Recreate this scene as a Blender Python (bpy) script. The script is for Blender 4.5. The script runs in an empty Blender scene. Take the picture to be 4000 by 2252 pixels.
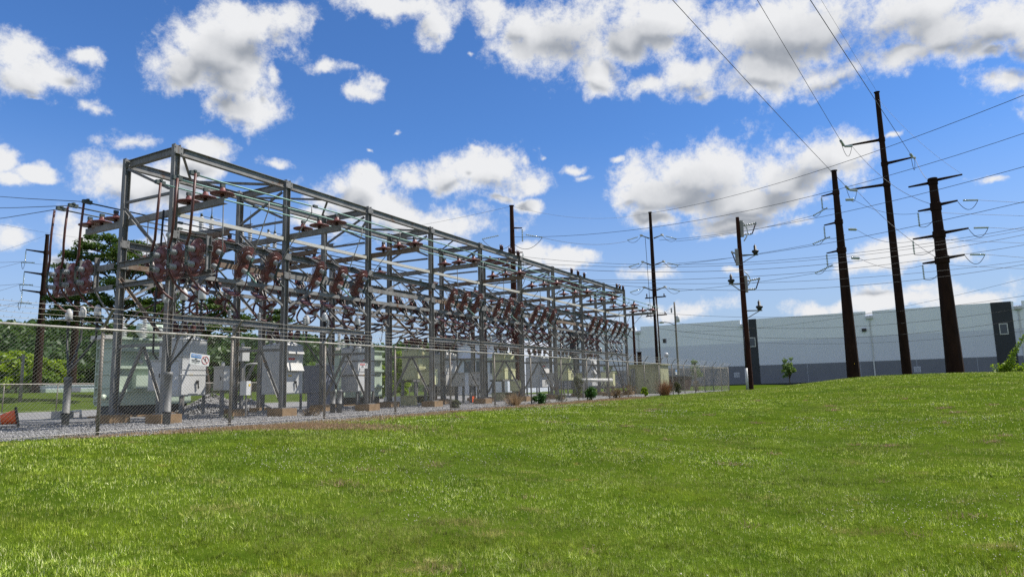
import bpy, math, random
import numpy as np
from mathutils import Vector, Matrix, Euler
random.seed(7); rng = np.random.default_rng(11)
C = bpy.context.scene.collection
scene = bpy.context.scene
R_ = math.radians

# ------------------------------------------------------------------ survey: camera, substation frame (u along the bays, v away from the lawn)
FPX, PITCH, ROLL, HC = 2674.7, R_(8.2788), R_(1.4989), 0.7178
_r = np.array([1., 0, 0]); _f = np.array([0, math.cos(PITCH), math.sin(PITCH)]); _u = np.cross(_r, _f)
CAMX = math.cos(ROLL)*_r - math.sin(ROLL)*_u
CAMY = math.cos(ROLL)*_u + math.sin(ROLL)*_r
CAMZ = _f
CAM = np.array([0, 0, HC])
AZ = 0.5051
A0 = np.array([-9.4406, 18.6611, 0])
U = np.array([math.sin(AZ), math.cos(AZ), 0]); V = np.array([-math.cos(AZ), math.sin(AZ), 0])
TH = math.pi/2 - AZ
BAY = 4.088

def S(a, b, h=0.0): return Vector(A0 + U*a + V*b + np.array([0, 0, h]))
def uv(P): d = np.asarray(P, float) - A0; return d @ U, d @ V
def ray(x, y): return ((x-2000)/FPX*CAMX + (1126-y)/FPX*CAMY + CAMZ)
def at(x, y, Y):
    d = ray(x, y); return Vector(CAM + d*(Y/d[1]))
def along(P, d, px):
    """point on the line P + t d that stands over image column px (a survey reading)"""
    P = np.asarray(P, float); d = np.asarray(d, float); k = (px-2000)/FPX
    a0 = (P-CAM) @ CAMX; a1 = d @ CAMX; b0 = (P-CAM) @ CAMZ; b1 = d @ CAMZ
    t = (k*b0 - a0)/(a1 - k*b1)
    return Vector(P + d*t)

# ------------------------------------------------------------------ terrain height
def sstep(a, b, x):
    t = np.clip((np.asarray(x, float)-a)/(b-a), 0, 1); return t*t*(3-2*t)
def ground(x, y):
    x = np.asarray(x, float); y = np.asarray(y, float)
    a = (x-A0[0])*U[0] + (y-A0[1])*U[1]; b = (x-A0[0])*V[0] + (y-A0[1])*V[1]
    r = -(b + 4.9)
    g = sstep(0, 12.5, r)
    f = -0.87 + 1.80*sstep(-9, 46, a) - 0.9*sstep(62, 86, a)
    f = f - 0.25*sstep(14, 60, r)*sstep(30, 0, a)
    z = g*f
    z = z + 1.55*sstep(33, 64, b)*sstep(75, 45, a)
    z = z + 0.25*sstep(56, 80, a)*sstep(-8, 2, b)
    wig = 0.035*np.sin(a*.55+1.3*np.sin(b*.31))*np.sin(b*.42+.7) + 0.02*np.sin(a*1.3+b*.9)
    return z + wig*sstep(0, 4, r)
def edge_v(a):
    a = np.asarray(a, float)
    e = np.interp(a, [-40, -6.2, -4.8, -3.8, -2.2, 0, 4, 10, 16, 26, 40, 54, 60], [-2.4, -2.4, -2.9, -3.75, -4.2, -4.4, -4.45, -4.4, -4.15, -4.0, -4.0, -4.0, -4.0])
    return e + .16*np.sin(a*2.1) + .11*np.sin(a*5.3+1) + .07*np.sin(a*11.7+2) + .05*np.sin(a*23)

# ------------------------------------------------------------------ materials
def nodes_of(m): return m.node_tree.nodes, m.node_tree.links
def mat(name, col, rough=.6, metal=0.0, col2=None, scale=3.0, amt=.5, bump=0.0, bscale=40.0, stretch=None, spots=None, spec=None):
    m = bpy.data.materials.new(name); m.use_nodes = True
    n, l = nodes_of(m); b = n['Principled BSDF']
    b.inputs['Roughness'].default_value = rough; b.inputs['Metallic'].default_value = metal
    if spec is not None: b.inputs['Specular IOR Level'].default_value = spec
    geo = n.new('ShaderNodeNewGeometry'); src = geo.outputs['Position']
    if stretch:
        mp = n.new('ShaderNodeMapping'); mp.inputs['Scale'].default_value = stretch; l.new(src, mp.inputs['Vector']); src = mp.outputs['Vector']
    c2 = col2 or tuple(c*(1-amt*.5) for c in col)
    no = n.new('ShaderNodeTexNoise'); no.inputs['Scale'].default_value = scale; no.inputs['Detail'].default_value = 6; no.inputs['Roughness'].default_value = .65
    l.new(src, no.inputs['Vector'])
    rp = n.new('ShaderNodeMapRange'); rp.inputs['From Min'].default_value = .36; rp.inputs['From Max'].default_value = .66
    l.new(no.outputs['Fac'], rp.inputs['Value'])
    mx = n.new('ShaderNodeMix'); mx.data_type = 'RGBA'
    mx.inputs['A'].default_value = (*col, 1); mx.inputs['B'].default_value = (*c2, 1); l.new(rp.outputs['Result'], mx.inputs['Factor'])
    out = mx.outputs['Result']
    if spots:
        sc, sz, scol = spots
        n2 = n.new('ShaderNodeTexNoise'); n2.inputs['Scale'].default_value = sc; n2.inputs['Detail'].default_value = 8; n2.inputs['Roughness'].default_value = .7
        l.new(src, n2.inputs['Vector'])
        r2 = n.new('ShaderNodeMapRange'); r2.inputs['From Min'].default_value = sz; r2.inputs['From Max'].default_value = sz+.08; l.new(n2.outputs['Fac'], r2.inputs['Value'])
        m2 = n.new('ShaderNodeMix'); m2.data_type = 'RGBA'; m2.inputs['B'].default_value = (*scol, 1)
        l.new(out, m2.inputs['A']); l.new(r2.outputs['Result'], m2.inputs['Factor']); out = m2.outputs['Result']
    l.new(out, b.inputs['Base Color'])
    if bump:
        bn = n.new('ShaderNodeTexNoise'); bn.inputs['Scale'].default_value = bscale; bn.inputs['Detail'].default_value = 5; l.new(src, bn.inputs['Vector'])
        bp = n.new('ShaderNodeBump'); bp.inputs['Strength'].default_value = bump; bp.inputs['Distance'].default_value = .02
        l.new(bn.outputs['Fac'], bp.inputs['Height']); l.new(bp.outputs['Normal'], b.inputs['Normal'])
    return m

def leaf_mat(name, c1, c2, trans=.45, patch=None, gloss=.03, ramp=None, tufts=None):
    """thin leaves and blades: diffuse plus translucent, each leaf its own tint"""
    m = bpy.data.materials.new(name); m.use_nodes = True
    n, l = nodes_of(m); n.remove(n['Principled BSDF']); out = n['Material Output']
    geo = n.new('ShaderNodeNewGeometry')
    mx = n.new('ShaderNodeMix'); mx.data_type = 'RGBA'; mx.inputs['A'].default_value = (*c1, 1); mx.inputs['B'].default_value = (*c2, 1)
    l.new(geo.outputs['Random Per Island'], mx.inputs['Factor']); o = mx.outputs['Result']
    if ramp:
        cr = n.new('ShaderNodeValToRGB'); el = cr.color_ramp.elements
        while len(el) < len(ramp): el.new(.5)
        for e_, (p_, c_) in zip(el, ramp): e_.position = p_; e_.color = (*c_, 1)
        l.new(geo.outputs['Random Per Island'], cr.inputs['Fac']); o = cr.outputs['Color']
    if patch:
        for (pc, sc, lo, hi, st) in patch:
            no = n.new('ShaderNodeTexNoise'); no.inputs['Scale'].default_value = sc; no.inputs['Detail'].default_value = 4
            mp = n.new('ShaderNodeMapping'); mp.inputs['Rotation'].default_value = (0, 0, -TH); mp.inputs['Scale'].default_value = st
            l.new(geo.outputs['Position'], mp.inputs['Vector']); l.new(mp.outputs['Vector'], no.inputs['Vector'])
            rp = n.new('ShaderNodeMapRange'); rp.inputs['From Min'].default_value = lo; rp.inputs['From Max'].default_value = hi; rp.inputs['To Max'].default_value = .75; l.new(no.outputs['Fac'], rp.inputs['Value'])
            m2 = n.new('ShaderNodeMix'); m2.data_type = 'RGBA'; m2.inputs['B'].default_value = (*pc, 1)
            l.new(o, m2.inputs['A']); l.new(rp.outputs['Result'], m2.inputs['Factor']); o = m2.outputs['Result']
    if tufts:                                   # clump-to-clump differences in vigour and mower bands
        tot = None
        for sc, wt, st in tufts:
            no = n.new('ShaderNodeTexNoise'); no.inputs['Scale'].default_value = sc; no.inputs['Detail'].default_value = 2
            mp = n.new('ShaderNodeMapping'); mp.inputs['Rotation'].default_value = (0, 0, -TH-.35); mp.inputs['Scale'].default_value = st
            l.new(geo.outputs['Position'], mp.inputs['Vector']); l.new(mp.outputs['Vector'], no.inputs['Vector'])
            q = n.new('ShaderNodeMath'); q.operation = 'MULTIPLY_ADD'; q.inputs[1].default_value = wt; l.new(no.outputs['Fac'], q.inputs[0])
            if tot is None: q.inputs[2].default_value = 0
            else: l.new(tot, q.inputs[2])
            tot = q.outputs[0]
        rp = n.new('ShaderNodeMapRange'); rp.inputs['From Min'].default_value = .36; rp.inputs['From Max'].default_value = .64; rp.inputs['To Min'].default_value = .25; rp.inputs['To Max'].default_value = 2.25; l.new(tot, rp.inputs['Value'])
        vm = n.new('ShaderNodeVectorMath'); vm.operation = 'SCALE'; l.new(o, vm.inputs[0]); l.new(rp.outputs['Result'], vm.inputs['Scale']); o = vm.outputs[0]
    d = n.new('ShaderNodeBsdfDiffuse'); t = n.new('ShaderNodeBsdfTranslucent'); g = n.new('ShaderNodeBsdfGlossy'); g.inputs['Roughness'].default_value = .45
    s1 = n.new('ShaderNodeMixShader'); s1.inputs[0].default_value = trans
    s2 = n.new('ShaderNodeMixShader'); s2.inputs[0].default_value = gloss
    l.new(o, d.inputs['Color']); l.new(o, t.inputs['Color'])
    l.new(d.outputs[0], s1.inputs[1]); l.new(t.outputs[0], s1.inputs[2]); l.new(s1.outputs[0], s2.inputs[1]); l.new(g.outputs[0], s2.inputs[2]); l.new(s2.outputs[0], out.inputs['Surface'])
    return m

M = {}
M['galv'] = mat('galvanised_steel', (.195, .192, .183), .6, .12, (.11, .107, .10), 2.6, bump=.08, stretch=(5, 5, .8), spots=(1.9, .60, (.12, .062, .03)))
M['galv_beam'] = mat('galvanised_beam', (.235, .228, .212), .6, .12, (.138, .132, .122), 3.2, bump=.08, spots=(2.4, .57, (.14, .075, .038)))
M['rusty'] = mat('rusted_channel', (.21, .165, .125), .75, .08, (.13, .085, .056), 4, bump=.1, spots=(6, .55, (.125, .055, .022)))
M['pale'] = mat('pale_aluminium_tube', (.50, .48, .43), .5, .1, (.44, .43, .4), 5)
M['fence'] = mat('zinc_fence_wire', (.50, .465, .40), .5, .15, (.34, .30, .25), 6, spots=(5, .62, (.2, .11, .06)))
M['riser'] = mat('aged_zinc_pipe', (.16, .16, .155), .6, .1, (.11, .11, .105), 4)
M['fencepost'] = mat('weathered_fence_post', (.25, .225, .195), .6, .3, (.16, .135, .11), 8)
M['weather'] = mat('weathering_steel', (.028, .013, .0085), .9, .0, (.013, .0062, .0045), 2.2, bump=.12, bscale=14, stretch=(1, 1, .35), spots=(5, .62, (.055, .023, .012)), spec=.15)
M['weather_red'] = mat('weathering_steel_red', (.050, .018, .011), .9, .0, (.024, .0095, .0065), 2.5, bump=.1, stretch=(1, 1, .3), spec=.15)
M['porc_brown'] = mat('brown_porcelain', (.075, .025, .021), .22, 0, (.045, .014, .012), 6)
M['guard'] = mat('brown_plastic_guard', (.185, .060, .052), .45, 0, (.10, .032, .028), 5)
M['porc_grey'] = mat('grey_porcelain', (.34, .35, .345), .3, 0, (.25, .26, .255), 8)
M['white_porc'] = mat('white_porcelain', (.56, .56, .55), .35, 0, (.44, .44, .43), 9)
M['copper'] = mat('green_copper_tube', (.20, .34, .285), .6, .2, (.13, .235, .2), 4)
M['copper_dark'] = mat('dark_bronze_clamp', (.07, .09, .078), .6, .4, (.04, .05, .045), 20)
M['sleeve'] = mat('brown_cable_sleeve', (.105, .036, .026), .5, 0, (.07, .022, .016), 5)
M['black'] = mat('black_rubber', (.012, .012, .013), .55, 0, (.02, .02, .02), 8)
M['wire'] = mat('aged_conductor', (.035, .037, .04), .6, .3, (.05, .052, .055), 3)
M['rod'] = mat('grey_aluminium_rod', (.30, .295, .28), .55, .15, (.21, .205, .195), 4, bump=.05)
M['cab_grey'] = mat('grey_enamel', (.56, .56, .55), .45, 0, (.49, .49, .475), 1.6, spots=(2.6, .66, (.33, .29, .23)))
M['cab_grey_b'] = mat('grey_enamel_worn', (.50, .49, .465), .5, 0, (.41, .40, .375), 2.2, spots=(3.1, .62, (.30, .24, .17)))
M['cab_green'] = mat('olive_enamel', (.58, .58, .34), .5, 0, (.49, .485, .27), 1.8, spots=(3, .60, (.30, .21, .10)))
M['trafo'] = mat('pale_green_enamel', (.42, .50, .40), .45, 0, (.35, .42, .33), 1.5, spots=(2.4, .62, (.30, .29, .20)))
M['house'] = mat('olive_beige_panel', (.36, .355, .20), .6, 0, (.28, .275, .15), 1.2, spots=(2.1, .66, (.24, .23, .15)))
M['concrete_tan'] = mat('tan_concrete', (.27, .175, .09), .9, 0, (.19, .12, .06), 5, bump=.3, bscale=30)
M['concrete'] = mat('grey_concrete', (.36, .35, .33), .9, 0, (.27, .26, .245), 5, bump=.25, bscale=30)
M['dark_steel'] = mat('dark_painted_steel', (.03, .031, .033), .5, .2, (.045, .045, .046), 6)
M['glass_disc'] = mat('toughened_glass_disc', (.44, .50, .465), .12, 0, (.34, .40, .37), 9, spec=.8)
M['wood_pole'] = mat('grey_timber', (.27, .24, .205), .9, 0, (.17, .15, .125), 3, bump=.2, stretch=(6, 6, .6))
M['white_paint'] = mat('white_paint', (.62, .615, .59), .5, 0, (.52, .515, .49), 6)
M['red_paint'] = mat('red_paint', (.55, .03, .03), .5)
M['blue_paint'] = mat('blue_paint', (.03, .20, .52), .5)
M['ink'] = mat('black_ink', (.015, .015, .017), .6)
M['yellow'] = mat('yellow_paint', (.72, .47, .03), .5)
M['orange'] = mat('orange_cone_plastic', (.80, .12, .02), .5, 0, (.62, .09, .02), 7)
M['cone_band'] = mat('reflective_white_band', (.80, .74, .68), .4)
M['wh_light'] = mat('light_grey_wall_paint', (.82, .85, .90), .85, 0, (.79, .82, .87), .35, bump=.03, spec=.1)
M['wh_mid'] = mat('mid_grey_wall_paint', (.665, .69, .78), .85, 0, (.635, .66, .75), .35, bump=.03, spec=.1)
M['wh_dark'] = mat('dark_grey_wall_paint', (.195, .205, .24), .85, 0, (.175, .185, .22), .35, bump=.03, spec=.1)
M['wh_panel'] = mat('charcoal_wall_paint', (.030, .034, .041), .8, 0, (.038, .042, .05), .5)
M['spout'] = mat('white_downpipe', (.62, .63, .64), .5)
M['window'] = mat('dark_window_glass', (.02, .025, .03), .08, 0, (.03, .035, .04), .6, spec=.8)
M['bark'] = mat('pine_bark', (.085, .055, .038), .95, 0, (.045, .03, .022), 5, bump=.5, bscale=12, stretch=(3, 3, .7))
M['pine'] = leaf_mat('pine_needles', (.030, .072, .010), (.10, .15, .020), .34)
M['leaf_bright'] = leaf_mat('bright_leaves', (.17, .27, .012), (.30, .40, .022), .48)
M['leaf_mid'] = leaf_mat('mid_leaves', (.09, .17, .012), (.16, .245, .018), .42)
M['leaf_dark'] = leaf_mat('dark_leaves', (.03, .07, .010), (.065, .115, .014), .35)
M['leaf_young'] = leaf_mat('young_leaves', (.08, .15, .03), (.17, .235, .05), .45)
M['leaf_bush'] = leaf_mat('evergreen_leaves', (.025, .085, .018), (.07, .16, .025), .3)
M['leaf_olive'] = leaf_mat('olive_leaves', (.06, .075, .025), (.12, .13, .04), .3)
M['straw'] = leaf_mat('dry_stems', (.28, .19, .105), (.42, .29, .17), .3)
M['rust_leaf'] = leaf_mat('rusty_leaves', (.12, .075, .04), (.20, .14, .07), .3)
M['forest'] = leaf_mat('forest_canopy', (.040, .085, .016), (.08, .135, .022), .35, patch=[((.022, .055, .018), .02, .45, .62, (1, 1, 1))])
GRASS_PATCH = [((.20, .26, .008), .5, .46, .72, (1, 1.6, 1)),
               ((.060, .13, .020), .32, .52, .70, (1.2, .7, 1)),
               ((.21, .20, .065), .28, .50, .74, (1, 1.3, 1)),
               ((.38, .30, .12), .9, .61, .73, (1, 2.0, 1))]
M['grass'] = leaf_mat('lawn_blades', (.048, .105, .011), (.115, .19, .022), .38, patch=None)
def grass_like(name, c1, c2, trans):
    return leaf_mat(name, c1, c2, trans)

def add_patches(m, base_socket_from):
    pass

# ------------------------------------------------------------------ mesh building
def wm(o): return wm(o.parent) @ o.matrix_basis if o.parent else o.matrix_basis
class MB:
    def __init__(self): self.v = []; self.f = []
    def add(self, vs, fs):
        o = len(self.v); self.v += [Vector(p) for p in vs]; self.f += [tuple(i+o for i in f) for f in fs]; return self
    def box(self, c, s, ax=None):
        """c centre, s full sizes, ax = (x, y, z) unit axes"""
        X, Y, Z = ax or UAX; c = Vector(c); h = [k/2 for k in s]
        vs = [c + X*(i*h[0]) + Y*(j*h[1]) + Z*(k*h[2]) for k in (-1, 1) for j in (-1, 1) for i in (-1, 1)]
        return self.add(vs, [(0, 2, 3, 1), (4, 5, 7, 6), (0, 1, 5, 4), (2, 6, 7, 3), (0, 4, 6, 2), (1, 3, 7, 5)])
    def ubox(self, u0, u1, v0, v1, z0, z1): return self.box(S((u0+u1)/2, (v0+v1)/2, (z0+z1)/2), (u1-u0, v1-v0, z1-z0))
    def frame(self, p0, p1, up=None):
        p0 = Vector(p0); p1 = Vector(p1); d = (p1-p0).normalized(); up = Vector(up) if up else Vector((0, 0, 1))
        if abs(d.dot(up)) > .98: up = Vector(U) if abs(d.dot(Vector(U))) < .9 else Vector((0, 0, 1))
        x = d.cross(up).normalized(); y = x.cross(d).normalized(); return p0, p1, d, x, y
    def ext(self, prof, p0, p1, up=None):
        p0, p1, d, x, y = self.frame(p0, p1, up); n = len(prof)
        vs = [p0 + x*a + y*b for a, b in prof] + [p1 + x*a + y*b for a, b in prof]
        fs = [(i, (i+1) % n, n+(i+1) % n, n+i) for i in range(n)] + [tuple(range(n-1, -1, -1)), tuple(range(n, 2*n))]
        return self.add(vs, fs)
    def bar(self, p0, p1, w, h=None, up=None):
        h = h or w; return self.ext([(-w/2, -h/2), (w/2, -h/2), (w/2, h/2), (-w/2, h/2)], p0, p1, up)
    def ibeam(self, p0, p1, w, h, t=.014, up=None):
        a, b, k = w/2, h/2, t/2
        P = [(-a, -b), (a, -b), (a, -b+t), (k, -b+t), (k, b-t), (a, b-t), (a, b), (-a, b), (-a, b-t), (-k, b-t), (-k, -b+t), (-a, -b+t)]
        return self.ext(P, p0, p1, up)
    def angle(self, p0, p1, w, t=.01, up=None):
        return self.ext([(0, 0), (w, 0), (w, t), (t, t), (t, w), (0, w)], p0, p1, up)
    def chan(self, p0, p1, w, h, t=.012, up=None):
        a, b = w/2, h/2
        return self.ext([(-a, -b), (a, -b), (a, -b+t), (-a+t, -b+t), (-a+t, b-t), (a, b-t), (a, b), (-a, b)], p0, p1, up)
    def tube(self, pts, r, n=8, cap=True):
        pts = [Vector(p) for p in pts]; rs = r if isinstance(r, (list, tuple)) else [r]*len(pts); rings = []; up = None
        for i, p in enumerate(pts):
            d = (pts[min(i+1, len(pts)-1)] - pts[max(i-1, 0)])
            if d.length < 1e-9: d = Vector((0, 0, 1))
            d.normalize()
            if up is None or abs(d.dot(up)) > .97: up = Vector((0, 0, 1)) if abs(d.z) < .9 else Vector((1, 0, 0))
            x = d.cross(up).normalized(); y = x.cross(d); up = y
            rings.append([p + (x*math.cos(2*math.pi*k/n) + y*math.sin(2*math.pi*k/n))*rs[i] for k in range(n)])
        o = len(self.v); self.v += [q for rg in rings for q in rg]
        for i in range(len(rings)-1):
            for k in range(n): self.f.append((o+i*n+k, o+i*n+(k+1) % n, o+(i+1)*n+(k+1) % n, o+(i+1)*n+k))
        if cap: self.f.append(tuple(o+k for k in range(n-1, -1, -1))); self.f.append(tuple(o+(len(rings)-1)*n+k for k in range(n)))
        return self
    def lathe(self, p, axis, prof, n=14):
        """prof: (distance along axis, radius)"""
        p = Vector(p); a = Vector(axis).normalized()
        return self.tube2([p + a*s for s, _ in prof], [max(r, .0005) for _, r in prof], a, n)
    def tube2(self, pts, rs, a, n):
        up = Vector((0, 0, 1)) if abs(a.z) < .9 else Vector((1, 0, 0)); x = a.cross(up).normalized(); y = x.cross(a); o = len(self.v)
        for p, r in zip(pts, rs): self.v += [p + (x*math.cos(2*math.pi*k/n) + y*math.sin(2*math.pi*k/n))*r for k in range(n)]
        m = len(pts)
        for i in range(m-1):
            for k in range(n): self.f.append((o+i*n+k, o+i*n+(k+1) % n, o+(i+1)*n+(k+1) % n, o+(i+1)*n+k))
        self.f.append(tuple(o+k for k in range(n-1, -1, -1))); self.f.append(tuple(o+(m-1)*n+k for k in range(n)))
        return self
    def ribbed(self, p, axis, L, r0, r1, k, n=12):
        prof = [(0, r0)]
        for i in range(k):
            a = L*(i+.25)/k; prof += [(a, r0), (a+L*.18/k, r1), (a+L*.34/k, r1*.96), (a+L*.5/k, r0)]
        prof += [(L, r0)]
        return self.lathe(p, axis, prof, n)
    def build(self, name, m, parent=None, smooth=False, loc=None):
        me = bpy.data.meshes.new(name)
        if parent is not None: inv = wm(parent).inverted()
        elif loc is not None: inv = Matrix.Translation(-Vector(loc))
        else: inv = Matrix.Identity(4)
        me.from_pydata([inv @ p for p in self.v], [], self.f); me.update()
        ms = m if isinstance(m, (list, tuple)) else [m]
        for k in ms: me.materials.append(k)
        if smooth: me.polygons.foreach_set('use_smooth', [True]*len(me.polygons))
        o = bpy.data.objects.new(name, me); C.objects.link(o)
        if parent is not None: o.parent = parent
        elif loc is not None: o.location = loc
        return o
UAX = (Vector(U), Vector(V), Vector((0, 0, 1)))

def tag(o, label=None, cat=None, group=None, kind=None):
    if label: o['label'] = label
    if cat: o['category'] = cat
    if group: o['group'] = group
    if kind: o['kind'] = kind
    return o
def thing(name, label, cat, loc, rz=0.0, group=None):
    o = bpy.data.objects.new(name, None); C.objects.link(o); o.empty_display_size = .2
    o.matrix_world = Matrix.Translation(Vector(loc)) @ Matrix.Rotation(rz, 4, 'Z')
    return tag(o, label, cat, group)
def fix(o, loc, rz):
    o.matrix_world = Matrix.Translation(Vector(loc)) @ Matrix.Rotation(rz, 4, 'Z')
KIDS = {}
def children(o): return [c for c in C.objects if c.parent == o]
def copy_tree(o, kids, parent=None):
    c = o.copy(); C.objects.link(c)
    if parent is not None: c.parent = parent
    for k, gk in kids: copy_tree(k, gk, c)
    return c
def tree_of(o): return [(k, tree_of(k)) for k in children(o)]
def np_mesh(name, verts, faces_n, m, parent=None, loc=None):
    """verts (N,3) float, faces_n (F,k) int"""
    me = bpy.data.meshes.new(name); k = faces_n.shape[1]; F = len(faces_n)
    me.vertices.add(len(verts)); me.vertices.foreach_set('co', np.ascontiguousarray(verts, dtype=np.float32).ravel())
    me.loops.add(F*k); me.loops.foreach_set('vertex_index', np.ascontiguousarray(faces_n, dtype=np.int32).ravel())
    me.polygons.add(F); me.polygons.foreach_set('loop_start', np.arange(0, F*k, k, dtype=np.int32))
    try: me.polygons.foreach_set('loop_total', np.full(F, k, dtype=np.int32))
    except Exception: pass
    me.update(calc_edges=True); me.validate(); me.materials.append(m)
    o = bpy.data.objects.new(name, me); C.objects.link(o)
    if parent is not None:
        o.parent = parent; o.matrix_parent_inverse = Matrix.Identity(4)
    if loc is not None: o.location = loc
    return o
ORD = ['first', 'second', 'third', 'fourth', 'fifth', 'sixth', 'seventh', 'eighth', 'ninth', 'tenth']
Z = Vector((0, 0, 1)); UU = Vector(U); VV = Vector(V)
# ------------------------------------------------------------------ ground sheets
def lawn_material():
    m = mat('lawn_soil', (.040, .070, .006), 1.0, 0, (.075, .112, .011), 1.1, bump=1.0, bscale=22, spots=(.9, .64, (.17, .13, .04)), spec=0.0)
    return m
M['lawn'] = lawn_material()
def gravel_material():
    m = bpy.data.materials.new('crushed_gravel'); m.use_nodes = True; n, l = nodes_of(m); b = n['Principled BSDF']; b.inputs['Roughness'].default_value = .95; b.inputs['Specular IOR Level'].default_value = .1
    geo = n.new('ShaderNodeNewGeometry')
    vo = n.new('ShaderNodeTexVoronoi'); vo.inputs['Scale'].default_value = 24; l.new(geo.outputs['Position'], vo.inputs['Vector'])
    cr = n.new('ShaderNodeValToRGB'); e = cr.color_ramp.elements; e[0].position = 0; e[0].color = (.10, .10, .10, 1); e[1].position = 1; e[1].color = (.35, .345, .335, 1)
    sp = n.new('ShaderNodeSeparateColor'); l.new(vo.outputs['Color'], sp.inputs['Color']); l.new(sp.outputs['Red'], cr.inputs['Fac'])
    no = n.new('ShaderNodeTexNoise'); no.inputs['Scale'].default_value = .7; no.inputs['Detail'].default_value = 5; l.new(geo.outputs['Position'], no.inputs['Vector'])
    mr = n.new('ShaderNodeMapRange'); mr.inputs['From Min'].default_value = .52; mr.inputs['From Max'].default_value = .7; mr.inputs['To Max'].default_value = .6; l.new(no.outputs['Fac'], mr.inputs['Value'])
    mx = n.new('ShaderNodeMix'); mx.data_type = 'RGBA'; mx.inputs['B'].default_value = (.33, .28, .21, 1); l.new(cr.outputs['Color'], mx.inputs['A']); l.new(mr.outputs['Result'], mx.inputs['Factor'])
    l.new(mx.outputs['Result'], b.inputs['Base Color'])
    bp = n.new('ShaderNodeBump'); bp.inputs['Strength'].default_value = 1; bp.inputs['Distance'].default_value = .03; l.new(vo.outputs['Distance'], bp.inputs['Height']); bp.invert = True
    l.new(bp.outputs['Normal'], b.inputs['Normal'])
    return m
M['gravel'] = gravel_material()
def build_ground():
    rad = np.concatenate([[0.01], np.geomspace(1.2, 130, 190), np.geomspace(145, 3200, 26)])
    ang = np.linspace(0, 2*np.pi, 361)[:-1]
    rr, aa = np.meshgrid(rad, ang, indexing='ij'); x = rr*np.sin(aa); y = rr*np.cos(aa); z = ground(x, y)
    P = np.stack([x, y, z], -1).reshape(-1, 3); nr, na = rr.shape
    i, j = np.meshgrid(np.arange(nr-1), np.arange(na), indexing='ij'); j2 = (j+1) % na
    F = np.stack([i*na+j, (i+1)*na+j, (i+1)*na+j2, i*na+j2], -1).reshape(-1, 4)[:, ::-1]
    o = np_mesh('lawn', P, F, M['lawn']); o.data.polygons.foreach_set('use_smooth', [True]*len(o.data.polygons)); o['kind'] = 'structure'
    us = np.concatenate([np.arange(-48, -9, 1.0), np.arange(-9, 30, .09), np.arange(30, 54.6, .35)])
    ts = np.concatenate([[0, .02, .05, .1], np.linspace(.14, 1, 60)])
    e = edge_v(us); uu = np.repeat(us[:, None], len(ts), 1); vv = e[:, None] + (29.6-e[:, None])*ts[None, :]
    W3 = A0[None, None, :] + uu[..., None]*U + vv[..., None]*V
    zz = ground(W3[..., 0], W3[..., 1]) + np.interp(ts, [0, .02, .05], [-.02, .02, .03])[None, :]
    W3[..., 2] = zz; nu, nt = uu.shape
    i, j = np.meshgrid(np.arange(nu-1), np.arange(nt-1), indexing='ij')
    F = np.stack([i*nt+j, (i+1)*nt+j, (i+1)*nt+j+1, i*nt+j+1], -1).reshape(-1, 4)
    g = np_mesh('gravel_yard', W3.reshape(-1, 3), F, M['gravel']); g['kind'] = 'structure'
build_ground()

def inview(n, d0, d1, az0=-50, az1=50, power=1.0):
    a = np.radians(rng.uniform(az0, az1, n)); d = (rng.uniform(0, 1, n)*(d1**power-d0**power)+d0**power)**(1/power)
    return d*np.sin(a), d*np.cos(a), d
def vnoise(x, y, s, seed=0):
    """cheap smooth value noise"""
    x = x*s+seed*17.3; y = y*s+seed*9.1; xi = np.floor(x); yi = np.floor(y); fx = x-xi; fy = y-yi; fx = fx*fx*(3-2*fx); fy = fy*fy*(3-2*fy)
    h = lambda a, b: np.modf(np.abs(np.sin(a*127.1+b*311.7+seed)*43758.5453))[0]
    return (h(xi, yi)*(1-fx)+h(xi+1, yi)*fx)*(1-fy) + (h(xi, yi+1)*(1-fx)+h(xi+1, yi+1)*fx)*fy
def blades(x, y, d, hgt, wid, lean):
    n = len(x); z = ground(x, y); a = rng.uniform(0, 2*np.pi, n); la = rng.uniform(0, 2*np.pi, n); ll = np.abs(rng.normal(0, lean, n))*hgt
    bx, by = np.cos(a)*wid/2, np.sin(a)*wid/2
    P = np.empty((n, 3, 3)); P[:, 0] = np.stack([x-bx, y-by, z-.01], -1); P[:, 1] = np.stack([x+bx, y+by, z-.01], -1)
    P[:, 2] = np.stack([x+np.cos(la)*ll, y+np.sin(la)*ll, z+hgt*np.sqrt(np.clip(1-(ll/np.maximum(hgt, 1e-4))**2*.6, .08, 1))], -1)
    return P.reshape(-1, 3), np.arange(n*3).reshape(-1, 3)
def on_lawn(x, y, slack=.12):
    a = (x-A0[0])*U[0]+(y-A0[1])*U[1]; b = (x-A0[0])*V[0]+(y-A0[1])*V[1]
    return b < edge_v(a) + rng.normal(-.05, slack, len(x))
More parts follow.
